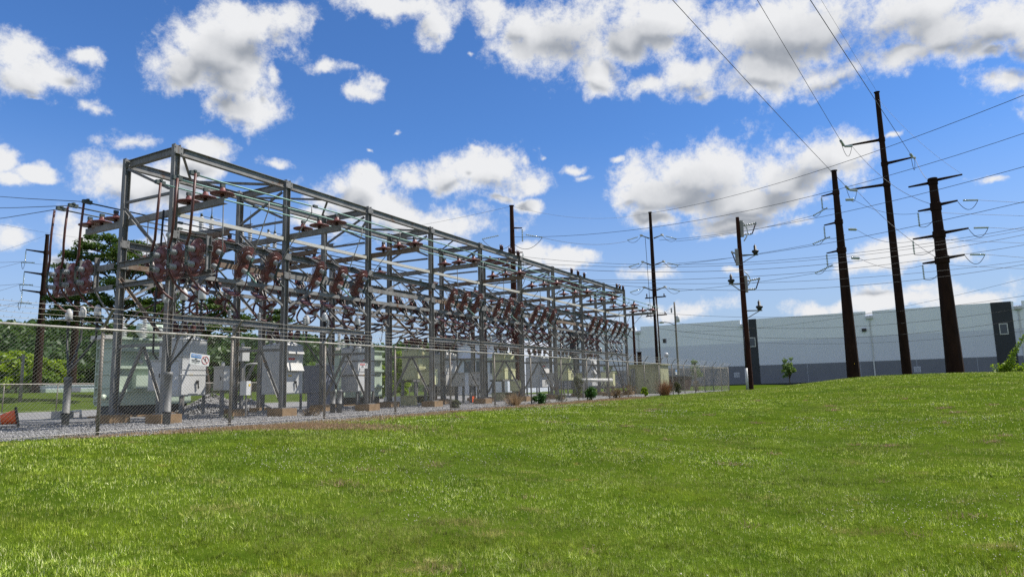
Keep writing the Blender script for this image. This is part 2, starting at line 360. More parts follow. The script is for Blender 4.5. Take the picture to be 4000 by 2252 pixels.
def build_grass():
    n = 1350000; d = np.exp(rng.uniform(math.log(4.2), math.log(85), n)); a = np.radians(rng.uniform(-50, 50, n)); x, y = d*np.sin(a), d*np.cos(a); k = on_lawn(x, y); cl = np.where(d < 14, vnoise(x, y, 13, 8)*.6+vnoise(x, y, 5, 9)*.4, vnoise(x, y, 4.5, 9)*.6+vnoise(x, y, 1.6, 3)*.4); k &= rng.random(n) < np.interp(cl, [.33, .54], [.30, 1]); x, y, d, cl = x[k], y[k], d[k], cl[k]
    t = vnoise(x, y, .9, 1)*.6+vnoise(x, y, 2.7, 2)*.4
    h = (.020+.022*t**1.5+.036*np.clip(cl-.35, 0, 1))*rng.uniform(.5, 1.5, len(x)); h *= np.where(rng.random(len(x)) < .02, 1.9, 1)
    w = np.maximum(.0055, d*.00075)*rng.uniform(.7, 1.3, len(x)); h = np.maximum(h, d*.0007)
    P, F = blades(x, y, d, h, w, .75)
    M['grass'] = leaf_mat('lawn_blades', (.060, .115, .003), (.31, .37, .016), .30, patch=GRASS_PATCH, gloss=.008, ramp=[(0, (.040, .075, .008)), (.34, (.13, .20, .016)), (.62, (.32, .41, .040)), (.84, (.52, .57, .13)), (1, (.78, .74, .42))], tufts=[(16, .42, (1, 1, 1)), (5, .28, (1, 1, 1)), (1.3, .16, (1, 1.5, 1)), (1.0, .14, (.07, 1.15, 1))])
    tag(np_mesh('lawn_grass', P, F, M['grass']), kind='stuff')
    # withered clippings lying in streaks
    pts = []
    for _ in range(60):
        xx, yy, dd = inview(1, 5.5, 30, -18, 42, 1.3); L = random.uniform(.10, .36); k = int(60*L/.3)
        q = rng.normal(0, 1, (k, 2))*np.array([L*.5, .07]); th = random.uniform(-.3, .5)
        pts.append(np.stack([xx[0]+q[:, 0]*math.cos(th)-q[:, 1]*math.sin(th), yy[0]+q[:, 0]*math.sin(th)+q[:, 1]*math.cos(th)], -1))
    # sparse dry strip by the gravel and one burnt patch
    a = rng.uniform(-4.5, 26, 24000); b = edge_v(a)-np.abs(rng.normal(0, .62, 24000))*(.35+vnoise(a, a*0, .6, 4)); W3 = A0[:2]+a[:, None]*U[:2]+b[:, None]*V[:2]; pts.append(W3)
    c = np.array(at(1130, 1690, 15.2))[:2]; q = rng.normal(0, 1, (11000, 2))*np.array([1.15, .36]); pts.append(c+q)
    q = np.concatenate(pts); x, y = q[:, 0], q[:, 1]; k = on_lawn(x, y, .2); x, y = x[k], y[k]; d = np.hypot(x, y)
    P, F = blades(x, y, d, .035+.04*rng.random(len(x)), np.maximum(.006, d*.0009), 1.3); P[:, 2] += .02
    tag(np_mesh('withered_grass', P, F, M['straw']), kind='stuff')
    # clover heads
    x, y, d = inview(26000, 4.8, 26, -22, 46, 1.3); k = (vnoise(x, y, .55, 5)*.6+vnoise(x, y, 1.7, 6)*.4) > .60; k &= on_lawn(x, y, .05); k &= rng.random(len(x)) < .48
    x, y, d = x[k], y[k], d[k]; n = len(x); z = ground(x, y)+.055+rng.uniform(-.012, .02, n); r = np.maximum(.008, d*.0006)*rng.uniform(.6, 1.2, n)
    o6 = np.array([(1, 0, 0), (-1, 0, 0), (0, 1, 0), (0, -1, 0), (0, 0, .9), (0, 0, -.7)]); f8 = np.array([(0, 2, 4), (2, 1, 4), (1, 3, 4), (3, 0, 4), (2, 0, 5), (1, 2, 5), (3, 1, 5), (0, 3, 5)])
    P = (np.stack([x, y, z], -1)[:, None, :] + o6[None]*r[:, None, None]).reshape(-1, 3); F = (np.arange(n)[:, None, None]*6+f8[None]).reshape(-1, 3)
    M['clover'] = mat('clover_white', (.56, .53, .40), .8, 0, (.42, .39, .27), 30)
    tag(np_mesh('clover_flowers', P, F, M['clover']), kind='stuff')
    # gravel stones
    n = 52000; a = rng.uniform(-9, 17, n); b = edge_v(a)+(rng.random(n)**1.3)*9.5; b[:6000] = edge_v(a[:6000])-np.abs(rng.normal(0, .28, 6000))
    W3 = A0[:2]+a[:, None]*U[:2]+b[:, None]*V[:2]; r = rng.uniform(.010, .030, n); z = ground(W3[:, 0], W3[:, 1])+np.where(b > edge_v(a)+.5, .032, .012)
    rot = rng.uniform(0, 6.28, n); st = rng.uniform(.6, 1.4, (n, 6, 1)); p = o6[None]*st*r[:, None, None]*np.array([1, .8, .7])
    cx = p[..., 0]*np.cos(rot)[:, None]-p[..., 1]*np.sin(rot)[:, None]; cy = p[..., 0]*np.sin(rot)[:, None]+p[..., 1]*np.cos(rot)[:, None]
    P = np.stack([cx+W3[:, :1], cy+W3[:, 1:], p[..., 2]+z[:, None]], -1).reshape(-1, 3); F = (np.arange(n)[:, None, None]*6+f8[None]).reshape(-1, 3)
    m = bpy.data.materials.new('loose_stone'); m.use_nodes = True; nn, ll = nodes_of(m); g = nn.new('ShaderNodeNewGeometry'); cr = nn.new('ShaderNodeValToRGB')
    e = cr.color_ramp.elements; e[0].color = (.07, .07, .07, 1); e[1].color = (.40, .39, .38, 1); ll.new(g.outputs['Random Per Island'], cr.inputs['Fac']); ll.new(cr.outputs['Color'], nn['Principled BSDF'].inputs['Base Color']); nn['Principled BSDF'].inputs['Roughness'].default_value = .95; nn['Principled BSDF'].inputs['Specular IOR Level'].default_value = .1
    M['stone'] = m
    tag(np_mesh('gravel_stones', P, F, m), kind='stuff')
build_grass()
def gravel_pile(name, c, rx, h, label, seed):
    r2 = np.random.default_rng(seed); n = 5200; t = r2.random(n)**.5; a = r2.uniform(0, 6.283, n); x = c[0]+np.cos(a)*t*rx; y = c[1]+np.sin(a)*t*rx*.9
    z0 = float(ground(c[0], c[1])); z = z0+.03+h*np.clip(1-t**1.15, 0, 1)*(1+.12*np.sin(a*3+seed)); r = r2.uniform(.02, .05, n)
    o6 = np.array([(1, 0, 0), (-1, 0, 0), (0, 1, 0), (0, -1, 0), (0, 0, .8), (0, 0, -.8)]); f8 = np.array([(0, 2, 4), (2, 1, 4), (1, 3, 4), (3, 0, 4), (2, 0, 5), (1, 2, 5), (3, 1, 5), (0, 3, 5)])
    p = o6[None]*r2.uniform(.6, 1.4, (n, 6, 1))*r[:, None, None]; P = (np.stack([x, y, z], -1)[:, None]+p).reshape(-1, 3); F = (np.arange(n)[:, None, None]*6+f8[None]).reshape(-1, 3)
    k = 28; cone = [(c[0], c[1], z0+h)]; 
    for q in (.3, .6, 1.0):
        for i in range(k): b = 6.283*i/k; cone.append((c[0]+math.cos(b)*rx*q, c[1]+math.sin(b)*rx*.9*q, z0+.02+h*max(0, 1-q**1.15)-.03))
    base = MB(); base.add(cone, [(0, 1+i, 1+(i+1) % k) for i in range(k)]+[(1+s*k+i, 1+(s+1)*k+i, 1+(s+1)*k+(i+1) % k, 1+s*k+(i+1) % k) for s in (0, 1) for i in range(k)])
    t_ = thing(name, label, 'gravel pile', (c[0], c[1], z0)); base.build('heap', M['gravel'], t_)
    o = np_mesh('loose_stones', P-np.array([c[0], c[1], z0]), F, M['stone'], t_); o['kind'] = 'stuff'
gravel_pile('gravel_pile', at(822, 1590, 28.5), 1.55, .72, 'dark grey heap of loose gravel behind the near grey breaker cabinet', 1)
gravel_pile('gravel_pile', at(968, 1588, 31), 1.2, .48, 'low brownish heap of gravel beyond the second steel column', 2)
def curve(p0, p1, bend, n=9):
    p0, p1, bend = Vector(p0), Vector(p1), Vector(bend)
    return [p0.lerp(p1, t)+bend*(4*t*(1-t)) for t in [i/(n-1) for i in range(n)]]
# ------------------------------------------------------------------ the steel bus structure
HT, WB = 7.758, 2.30
fr = thing('substation_frame', 'long open galvanised steel frame of tall columns and beams behind the chain-link fence', 'steel frame', S(0, 0, 0), TH)
NB = 9
AROW = {0, 1, 3, 4, 5, 7, 8}           # bays with switches on the fence side
for k in range(NB+1):
    for v0 in (0, WB):
        a = k*BAY
        MB().ibeam(S(a, v0, .30), S(a, v0, HT+.06), .16, .18, .016, UU).build('column', M['galv'] if (k*2+(v0 > 0)) % 3 else M['galv_beam'], fr)
        b = MB(); b.ubox(a-.30, a+.30, v0-.34, v0+.34, -.06, .27); b.build('footing', M['concrete_tan'], fr)
        MB().ubox(a-.2, a+.2, v0-.2, v0+.2, .27, .30).build('base_plate', M['galv'], fr)
for v0 in (0, WB):
    for k in range(NB):
        a = k*BAY
        MB().ibeam(S(a+.13, v0, HT-.12), S(a+BAY-.13, v0, HT-.12), .14, .24, .014).build('top_beam', M['galv_beam'], fr)
        MB().chan(S(a+.13, v0, 5.20), S(a+BAY-.13, v0, 5.20), .10, .20).build('truss_chord', M['galv'], fr)
        MB().box(S(a+BAY/2, v0, 4.57), (BAY-.26, .10, .15), UAX).build('truss_chord', M['galv_beam'] if k % 3 else M['rusty'], fr)
        MB().box(S(a+BAY/2, v0+.02, 4.13), (BAY-.26, .09, .12), UAX).build('switch_rail', M['galv_beam'], fr)
        w = MB()
        for i in range(4):
            u0, u1 = a+.2+i*(BAY-.4)/4, a+.2+(i+1)*(BAY-.4)/4; z0, z1 = (5.1, 4.65) if i % 2 == 0 else (4.65, 5.1)
            w.angle(S(u0, v0+.055, z0), S(u1, v0+.055, z1), .06)
        w.build('truss_web', M['galv'], fr)
        MB().angle(S(a+.13, v0-.06, 3.55), S(a+1.0, v0-.06, 4.07), .06).build('knee_brace', M['galv'], fr)
        MB().angle(S(a+BAY-.13, v0-.06, 3.55), S(a+BAY-1.0, v0-.06, 4.07), .06).build('knee_brace', M['galv_beam'], fr)
for k in range(NB):
    a = k*BAY
    # zigzag bracing in the roof plane
    v0, v1 = (0, WB) if k % 2 == 0 else (WB, 0)
    MB().angle(S(a+.15, v0, HT-.16), S(a+BAY/2, v1+(.1 if v1 == 0 else -.1), HT-.16), .075).build('roof_brace', M['galv'], fr)
    MB().angle(S(a+BAY-.15, v0, HT-.16), S(a+BAY/2, v1+(.1 if v1 == 0 else -.1), HT-.16), .075).build('roof_brace', M['galv'], fr)
    MB().bar(S(a+.1, 0, 5.80), S(a+BAY-.1, 0, 5.80), .075, .11).build('conduit_tray', M['pale'], fr)
    if k != 2 and k < 8 or k == 8:
        MB().chan(S(a+.14, .03, 2.90), S(a+BAY-.14, .03, 2.90), .09, .20).build('low_beam', M['galv_beam'] if k in (1, 4, 7, 8) else M['galv'], fr)
for k in range(NB+1):
    a = k*BAY; g = M['galv_beam'] if k % 2 else M['galv']
    MB().ibeam(S(a, .14, HT-.12), S(a, WB-.14, HT-.12), .13, .22, .014).build('cross_beam', g, fr)
    arm = MB().chan(S(a+.15, -2.35 if k else -2.0, 5.90), S(a+.15, 4.45, 5.90), .13, .17).build('crossarm', M['galv_beam'] if k < 1 else M['rusty'] if k % 2 == 0 else M['galv_beam'], fr)
    MB().angle(S(a-.05, .14, 6.38), S(a-.05, WB-.1, 6.42), .07).build('strut', M['galv'], fr)
    if k < 3 or k % 2: MB().angle(S(a-.06, WB-.13, 7.45), S(a-.06, .13, 6.5), .07).build('diagonal_brace', M['galv'], fr)
    if k >= 1: MB().angle(S(a-.09, .13, 7.4), S(a-.09, WB-.13, 6.55), .065).build('diagonal_brace', M['galv'], fr)
    MB().angle(S(a-.08, WB-.12, 6.25), S(a-.08, .3, 4.66), .075).build('diagonal_brace', M['galv_beam'], fr)
    MB().angle(S(a-.08, WB-.12, 4.15), S(a-.08, .13, 2.35), .075).build('diagonal_brace', M['galv_beam'] if k % 3 else M['rusty'], fr)
    MB().bar(S(a, .14, 2.15), S(a, WB-.14, 2.2), .06, .09).build('strut', M['galv'], fr)
    MB().angle(S(a+.02, 1.05, 2.12), S(a+.02, .14, .52), .075).build('leg_brace', M['galv_beam'], fr)
    MB().angle(S(a+.02, 1.15, 2.12), S(a+.02, WB-.14, .52), .075).build('leg_brace', M['galv'], fr)
    # guarded post insulators carrying the bus tubes
    vs = [-.44, -1.15, -1.85] if k == 0 else [-.62, -1.35, -2.1]
    for j, vi in enumerate(vs + [2.98, 3.71, 4.35]):
        p = S(a+.15, vi, 5.985)
        ins = MB().ribbed(p, Z, .30, .045, .075, 3, 10).build('post_insulator', M['porc_brown'], fr, True)
        r = .32; MB().lathe(p+Z*.10, Z, [(.0, r*.97), (.012, r), (.028, r*.96), (.075, r*.45), (.10, r*.26), (.17, r*.22), (.19, .05)], 22).build('guard_disc', M['guard'], ins, True)
        MB().box(p+Z*.34, (.13, .07, .09), UAX).build('bus_clamp', M['copper_dark'], ins)
for k in range(6):
    for v0 in (0, WB):
        a = k*BAY
        for z_ in (HT-.12, 5.2, 4.57):
            g = MB(); g.box(S(a, v0-.112, z_), (.28, .012, .22), UAX); [g.box(S(a+dx, v0-.122, z_+dz), (.03, .012, .03), UAX) for dx in (-.10, .10) for dz in (-.07, .07)]
            g.build('gusset_plate', M['galv'], fr)
for k in range(NB):
    for i, uu_ in enumerate((.9, 2.0, 3.1)):
        if (k+i) % 4 == 3: continue
        q = MB().ribbed(S(k*BAY+uu_, .03, 3.005), Z, .26, .035, .065, 4, 10).build('low_insulator', M['porc_grey'] if (k+i) % 3 else M['porc_brown'], fr, True)
        MB().tube(curve(S(k*BAY+uu_, .03, 3.28), S(k*BAY+uu_+(.5 if i < 2 else -.5), .6+.5*(i % 2), 2.85), Vector((0, 0, -.35))), .012, 5).build('lead', M['black'] if i % 2 else M['sleeve'], q, True)
# end arms that carry the two sets of end switches
for z0, w in ((4.55, .16), (3.93, .13)):
    MB().chan(S(-.16, 2.35, z0), S(-.16, 5.35, z0), .09, w).build('end_arm', M['galv'], fr)
    MB().chan(S(-.16, 2.2, z0), S(-.16, -1.9, z0), .09, w).build('end_arm', M['galv'], fr)
MB().angle(S(-.1, 2.5, 3.0), S(-.1, 3.4, 3.85), .06).build('knee_brace', M['galv'], fr)
MB().angle(S(-.1, -.2, 3.0), S(-.1, -1.0, 3.85), .06).build('knee_brace', M['galv'], fr)
# little flood lamps on the first column
for zz in (5.15, 3.35):
    MB().lathe(S(-.2, -.05, zz), -VV+Z*-.2, [(0, .03), (.04, .06), (.12, .085), (.13, .07)], 12).build('lamp_head', M['white_porc'], fr, True)

# ------------------------------------------------------------------ bus tubes
side = {0: 'fence-side', 1: 'far-side'}
for s in (0, 1):
    for j in range(3):
        vi = ([-.62, -1.35, -2.1] if s == 0 else [2.98, 3.71, 4.35])[j]; v0 = [-.44, -1.15, -1.85][j] if s == 0 else vi
        pts = [S(-.75, v0, 6.42), S(.15, v0, 6.42), S(4.24, vi, 6.42)] + [S(.15+k*BAY, vi, 6.42) for k in range(2, NB+1)] + [S(NB*BAY+1.6, vi, 6.42)]
        w = ['innermost', 'middle', 'outermost'][j]
        t = thing('busbar', f'long green copper bus tube, {w} of the three on the {side[s]} crossarm insulators', 'bus tube', S(0, vi, 6.42), TH, 'green bus tubes along the frame')
        MB().tube(pts, .024 if s == 0 else .022, 8).build('tube', M['copper'] if s == 0 else M['copper_dark'], t, True)
        e = MB().box(S(-.72, v0, 6.44), (.26, .10, .10), UAX); e.box(S(-.72, v0, 6.50), (.06, .14, .05), UAX); e.build('end_clamp', M['copper_dark'], t)
        for k in range(0, NB, 2):
            MB().box(S(k*BAY+2.3+j*.5, vi, 6.42), (.16, .075, .075), UAX).build('splice', M['copper_dark'], t)

# ------------------------------------------------------------------ disconnect switches with guard discs
def guard(mb, c, n, r, spokes=36, ribs=3):
    """open radial grille disc: spokes, hoops and a solid heart"""
    n = Vector(n).normalized(); up = Vector((0, 0, 1)) if abs(n.z) < .9 else Vector((1, 0, 0)); x = n.cross(up).normalized(); y = x.cross(n)
    P = lambda a, q, off=0: Vector(c)+(x*math.cos(a)+y*math.sin(a))*q+n*off
    for i in range(spokes):
        a = 2*math.pi*i/spokes; mb.bar(P(a, r*.5, .03), P(a, r, -.02), .016, .016, n)
    for q, off in ((r, -.02), (r*.80, -.004), (r*.6, .012)):
        k = 24; mb.tube([P(2*math.pi*i/k, q, off) for i in range(k+1)], .010, 4, False)
    mb.lathe(Vector(c), n, [(0, r*.56), (.02, r*.60), (.045, r*.55), (.06, r*.2)], 18)
def curve(p0, p1, bend, n=9):
    p0, p1, bend = Vector(p0), Vector(p1), Vector(bend)
    return [p0.lerp(p1, t)+bend*(4*t*(1-t)) for t in [i/(n-1) for i in range(n)]]
def make_switch(tilted, top_dv, low_dz, mirrored=False, j=0):
    """local x along the row, -y outward, z up; origin on the row line at z = 4.55"""
    t = thing('disconnect_switch', 'x', 'switch', (0, 0, 0))
    if tilted:
        b0, b1 = Vector((0, -.40, .52)), Vector((0, .08, -.40)); n = Vector((0, -.88, -.47)).normalized()
        m = MB()
        for s in (-.07, .07): m.chan(Vector((s, .04, .78)), Vector((s, -.40, .54)), .045, .06)
        for s in (-.07, .07): m.chan(b0+Vector((s, 0, 0)), b1+Vector((s, 0, 0)), .045, .06)
        m.chan(Vector((0, .08, -.40)), Vector((0, .30, -.60)), .05, .08)
    else:
        b0, b1 = Vector((0, -.06, .28)), Vector((0, -.06, -.72)); n = Vector((0, -1, 0)); m = MB()
        m.chan(Vector((.30, .0, .34)), Vector((.30, .0, -.62)), .05, .14, .010, Vector((0, 1, 0)))
        m.bar(Vector((.0, -.03, .0)), Vector((.30, -.03, .0)), .06, .05); m.bar(Vector((.0, -.03, -.42)), Vector((.30, -.03, -.42)), .06, .05)
    m.build('mounting_channel', M['galv'], t)
    ends = []
    for q, base in ((.16 if tilted else .30, 0), (.58 if tilted else .70, 1)):
        c = b0.lerp(b1, q)+n*.03
        g = MB(); guard(g, c+n*.05, n, .30); g.build('guard_disc', M['guard'], t)
        MB().ribbed(c+n*.11, n, .20, .045, .08, 4, 12).build('insulator', M['porc_grey'], t, True); ends.append(c+n*.35)
    if tilted:
        c = Vector((0, .30, -.70)); n3 = Vector((0, .55, -.83)).normalized()
        g = MB(); guard(g, c, n3, .27, 26); g.build('guard_disc', M['guard'], t)
        MB().ribbed(c+n3*.05, n3, .18, .05, .085, 3, 12).build('insulator', M['porc_grey'], t, True); low = c+n3*.24
    else: low = ends[1]+Vector((0, 0, -.18))
    MB().bar(ends[0], ends[1], .035, .05).build('blade', M['copper_dark'], t)
    for e in ends:
        h = MB(); h.box(e, (.05, .05, .12)); h.box(e+Vector((.04, -.01, .03)), (.06, .04, .05))
        if tilted and e is ends[1]: h.bar(e, e+Vector((.05, -.36, -.34)), .03, .045)
        h.build('contact', M['copper_dark'] if not (j % 2) else M['copper'], t)
    top = Vector((0, -top_dv, 1.86))
    if tilted:
        MB().tube([top, top+Vector((0, 0, -.22)), ends[0].lerp(top, .25), ends[0]], .016, 6).build('feeder_rod', M['rod'], t, True)
        MB().tube(curve(ends[1], low, Vector((.14, -.05, -.12))), .017, 6).build('jumper_cable', M['sleeve'], t, True)
        e = Vector((.16*(j-1), .10 if not mirrored else -1.1, low_dz)); c = curve(low, e, Vector((.26 if j % 2 else -.22, .05, -.1)), 11)
        MB().tube(c, .031, 7).build('drop_cable', M['sleeve'], t, True)
        MB().tube(curve(low+Vector((0, .03, 0)), e+Vector((.24, .1, .05)), Vector((-.24 if j % 2 else .25, .0, -.1)), 11), .028, 7).build('drop_cable', M['sleeve'], t, True)
    else:
        MB().tube([Vector((.40, -.56, 1.87)), Vector((.40, -.60, 1.2)), Vector((.34, -.58, .75)), Vector((.2, -.5, .35)), ends[0]+Vector((0, 0, .05))], .034, 8).build('feeder_cable', M['sleeve'], t, True)
        MB().tube(curve(ends[1]+Vector((0, 0, -.05)), Vector((.22, .1, low_dz)), Vector((-.09, 0, -.05))), .03, 8).build('drop_cable', M['sleeve'], t, True)
    return t
# ---- place the switches
GS = 'guarded disconnect switches on the steel frame'
def place(proto_tree, proto, used, loc, rz, label):
    if not used[0]: o = proto; used[0] = True
    else: o = copy_tree(proto, proto_tree)
    fix(o, loc, rz+random.uniform(-.06, .06)); tag(o, label, 'switch', GS); return o
for row in ('near', 'far'):
    for j in range(3):
        p = make_switch(True, [.62, 1.35, 2.1][j] if row == 'near' else [.68, 1.41, 2.05][j], -1.52 if row == 'near' else -1.36, row == 'far', j)
        tr = tree_of(p); used = [False]
        for k in range(NB):
            if row == 'near' and k not in AROW: continue
            a = k*BAY + [1.15, 2.22, 3.28][j]
            lab = f'brown-disc switch on the {"fence-side" if row == "near" else "rear"} row, {ORD[k]} bay from near end, {ORD[j]} of its trio'
            place(tr, p, used, S(a, 0 if row == 'near' else WB, 4.55), TH if row == 'near' else TH+math.pi, lab)
p = make_switch(False, 0, -1.2); tr = tree_of(p); used = [False]
for j, vi in enumerate([5.0, 4.26, 3.52]):
    place(tr, p, used, S(-.2, vi, 4.55), TH-math.pi/2, f'upright twin-disc switch on the near end arm beyond the rear column, {["outermost", "middle", "innermost"][j]} of three')
for j, vi in enumerate([-.05, -.78, -1.52]):
    place(tr, p, used, S(-.2, vi, 4.55), TH-math.pi/2, f'upright twin-disc switch at the first fence-side column, {["innermost", "middle", "outermost"][j]} of three toward the fence')

# ------------------------------------------------------------------ breaker cabinets
def bushing_set(t, u0, u1, v0, v1, z, brown=True, n=(3, 2), h=.30):
    for i in range(n[0]):
        for k in range(n[1]):
            a = u0+(u1-u0)*(k+.5)/n[1]; b = v0+(v1-v0)*(i+.5)/n[0]
            ax = (Z + UU*(.22*(k-.5)*2) + VV*(.12*(i-1))).normalized(); p = S(a, b, z)
            q = MB().ribbed(p, ax, .24, .05, .085, 4, 10).build('bushing', M['porc_grey'], t, True)
            if brown: MB().lathe(p+ax*.22, ax, [(0, .10), (.03, .115), (h-.06, .105), (h, .06), (h+.05, .035)], 10).build('bushing_cover', M['porc_brown'], q, True)
def breaker(u0, u1, v0, v1, z0, z1, m, label, style, post=True):
    t = thing('breaker_cabinet', label, 'cabinet', S((u0+u1)/2, (v0+v1)/2, 0), TH, 'breaker cabinets along the frame')
    b = MB(); b.ubox(u0, u1, v0, v1, z0, z1-.10)
    e = .035; zz = z1-.10; mid = (u0+u1)/2
    b.add([S(u0-e, v0-e, zz+.001), S(u1+e, v0-e, zz+.001), S(u1+e, v1+e, zz+.001), S(u0-e, v1+e, zz+.001), S(mid, v0+.1, z1+.05), S(mid, v1-.1, z1+.05)], [(0, 1, 4), (1, 2, 5, 4), (2, 3, 5), (3, 0, 4, 5), (0, 3, 2, 1)])
    b.build('body', m, t)
    d = MB(); d.ubox(u0+.03, u1-.03, v0-.03, v0-.002, z0+.04, z0+(z1-z0)*.42); d.build('lower_door', m, t)
    d = MB(); d.ubox(u0+.03, u1-.03, v0-.026, v0-.002, z0+(z1-z0)*.44, zz-.03); d.build('upper_door', m, t)
    MB().ubox(u0-.012, u0-.001, v0+.05, v1-.05, z0+.05, z0+(z1-z0)*.55).build('side_panel', m, t)
    k = u0+(u1-u0)*.62
    h = MB(); h.lathe(S(k, v0-.03, z0+.45), -VV, [(0, .05), (.05, .05), (.06, .02)], 12); h.bar(S(k, v0-.08, z0+.47), S(k+.03, v0-.08, z0+.22), .035, .03); h.build('handle', M['black'], t)
    if style == 'hood':
        for zc in (.85, .52):
            q = z0+(z1-z0)*zc; a, c = u0+(u1-u0)*.14, u0+(u1-u0)*.86; H = MB()
            H.add([S(a, v0-.03, q+.16), S(c, v0-.03, q+.16), S(a, v0-.03, q-.14), S(c, v0-.03, q-.14), S(a, v0-.24, q-.14), S(c, v0-.24, q-.14), S(a, v0-.10, q+.16), S(c, v0-.10, q+.16)], [(0, 1, 7, 6), (6, 7, 5, 4), (4, 5, 3, 2), (0, 6, 4, 2), (1, 3, 5, 7)])
            H.build('vent_hood', M['cab_grey_b'], t)
    else:
        for q in (.35, .66):
            MB().ubox(u0-.04, u1+.04, v0-.045, v1+.04, z0+(z1-z0)*q, z0+(z1-z0)*q+.035).build('rib', M['rusty'] if style == 'rib' else m, t)
    s = MB(); s.ubox(u0+(u1-u0)*.3, u0+(u1-u0)*.6, v0-.036, v0-.031, z0+(z1-z0)*.66, z0+(z1-z0)*.70); s.build('warning_label', M['red_paint'], t)
    s = MB(); s.ubox(u0+(u1-u0)*.30, u0+(u1-u0)*.46, v0-.037, v0-.032, z0+(z1-z0)*.34, z0+(z1-z0)*.37); s.build('caution_label', M['yellow'], t)
    if post:
        for a in (u0+.05, u1-.05):
            for c in (v0+.03, v1-.05):
                MB().angle(S(a, c, .12), S(a, c, z0+.4 if c < v0+.1 else z0), .07).build('leg', M['galv'], t)
                MB().ubox(a-.17, a+.17, c-.15, c+.15, -.04, .13).build('foot_block', M['concrete'], t)
    bushing_set(t, u0, u1, v0, v1, z1-.02)
    return t
breaker(2.42, 3.36, 2.8, 3.95, .75, 2.66, M['cab_grey'], 'tall pale grey breaker cabinet behind the NO TRESPASSING sign', 'plain')
breaker(6.56, 7.64, 2.8, 3.82, .72, 2.66, M['cab_grey'], 'light grey breaker cabinet with two sloping vent hoods, nearer of the hooded grey pair', 'hood')
breaker(10.72, 11.85, 2.8, 3.7, .74, 2.70, M['cab_grey'], 'grey breaker cabinet with two rusty bands just past the paired conduit pipes', 'rib')
breaker(14.93, 15.95, 2.8, 3.7, 1.26, 2.76, M['cab_green'], 'olive green breaker cabinet on a low open box, first of the green ones', 'step')
breaker(17.3, 18.35, 2.8, 3.6, .92, 2.62, M['cab_grey_b'], 'weathered grey cabinet between the first two green breaker cabinets', 'plain')
breaker(23.35, 24.7, 2.8, 3.6, 1.22, 2.80, M['cab_green'], 'olive green breaker cabinet in the middle of the row beyond the grey boxes', 'step')
breaker(27.86, 29.35, 2.8, 3.75, .71, 2.74, M['cab_grey'], 'grey breaker cabinet with hoods between the two farther green cabinets', 'hood')
breaker(32.3, 33.3, 2.8, 3.6, 1.15, 2.82, M['cab_green'], 'olive green breaker cabinet last of the green ones', 'step')
breaker(36.61, 37.9, 2.8, 3.5, .72, 2.74, M['cab_grey'], 'pale grey breaker cabinet with hoods, last before the olive control house', 'hood')
for (a0, a1, b0, b1) in ((14.7, 15.9, 2.7, 3.6), (23.2, 24.5, 2.7, 3.6)):
    t = thing('equipment_stand', 'low tan open box and frame beneath the first green cabinet' if a0 < 20 else 'low tan open box and frame beneath the middle green cabinet', 'stand', S(a0, b0, 0), TH)
    m = MB(); m.ubox(a0, a1, b0+.05, b1, 0, .04); m.ubox(a0, a0+.03, b0, b1, .04, .46); m.ubox(a1-.03, a1, b0, b1, .04, .46); m.ubox(a0+.03, a1-.03, b1-.03, b1, .04, .46); m.ubox(a0-.02, a1+.02, b0-.02, b1+.02, .46, .50); m.build('open_box', M['house'], t)
    f = MB()
    for a in (a0+.05, a1-.05):
        for b in (b0+.06, b1-.06): f.bar(S(a, b, .5), S(a, b, 1.2), .07)
    f.ubox(a0-.2, a1+.3, b0, b0+.07, 1.14, 1.24); f.ubox(a0-.2, a1+.3, b1-.07, b1, 1.14, 1.24); f.build('stand_frame', M['galv'], t)
def box_on_post(u0, u1, v0, v1, z0, z1, m, label, posts=2, top=None):
    t = thing('control_box', label, 'control box', S((u0+u1)/2, (v0+v1)/2, 0), TH, 'small control boxes on posts')
    MB().ubox(u0, u1, v0, v1, z0, z1).build('body', m, t)
    MB().ubox(u0-.03, u1+.03, v0-.03, v1+.03, z1+.001, z1+.04).build('lid', M['cab_grey_b'] if m != M['cab_green'] else m, t)
    MB().ubox(u0-.02, u0-.001, v0+.04, v1-.04, z0+.04, z1-.05).build('door', m, t)
    MB().bar(S(u0-.03, v0+.12, (z0+z1)/2-.05), S(u0-.03, v0+.12, (z0+z1)/2+.06), .03, .02).build('latch', M['dark_steel'], t)
    for i in range(posts):
        c = v0+(v1-v0)*((i+.5)/posts)
        MB().chan(S((u0+u1)/2, c, -.05), S((u0+u1)/2, c, z0), .10, .10, .012, UU).build('post', M['galv'], t)
    if top: MB().lathe(S((u0+u1)/2, (v0+v1)/2, z1+.04), Z, [(0, .05), (.1, .06), (.14, .03)], 10).build('vent_cap', M['white_porc'], t, True)
    return t
box_on_post(1.13, 1.62, 1.8, 2.5, .92, 1.80, M['cab_grey'], 'grey control box on two posts beside the first column')
box_on_post(3.27, 3.56, 1.8, 2.3, .90, 1.64, M['cab_grey_b'], 'narrow grey control box on one post before the second column', 1, True)
box_on_post(4.55, 4.85, 2.5, 2.85, 1.9, 2.35, M['cab_grey'], 'small pale box with round cap up beside the second rear column', 1, True)
box_on_post(14.03, 14.36, 1.2, 1.95, .98, 1.63, M['cab_green'], 'olive green control box on posts before the first green cabinet', 2)
box_on_post(17.30, 17.62, 1.6, 2.42, .88, 1.52, M['cab_grey'], 'grey control box with a pale edge, first of the low grey pair mid-row', 2)
box_on_post(18.75, 19.08, 1.6, 2.55, .90, 1.56, M['cab_grey'], 'grey control box, second and farther of the low grey pair mid-row', 2)
box_on_post(22.4, 22.8, 1.2, 1.9, .55, 1.1, M['cab_green'], 'low olive box under the middle green cabinet', 1)
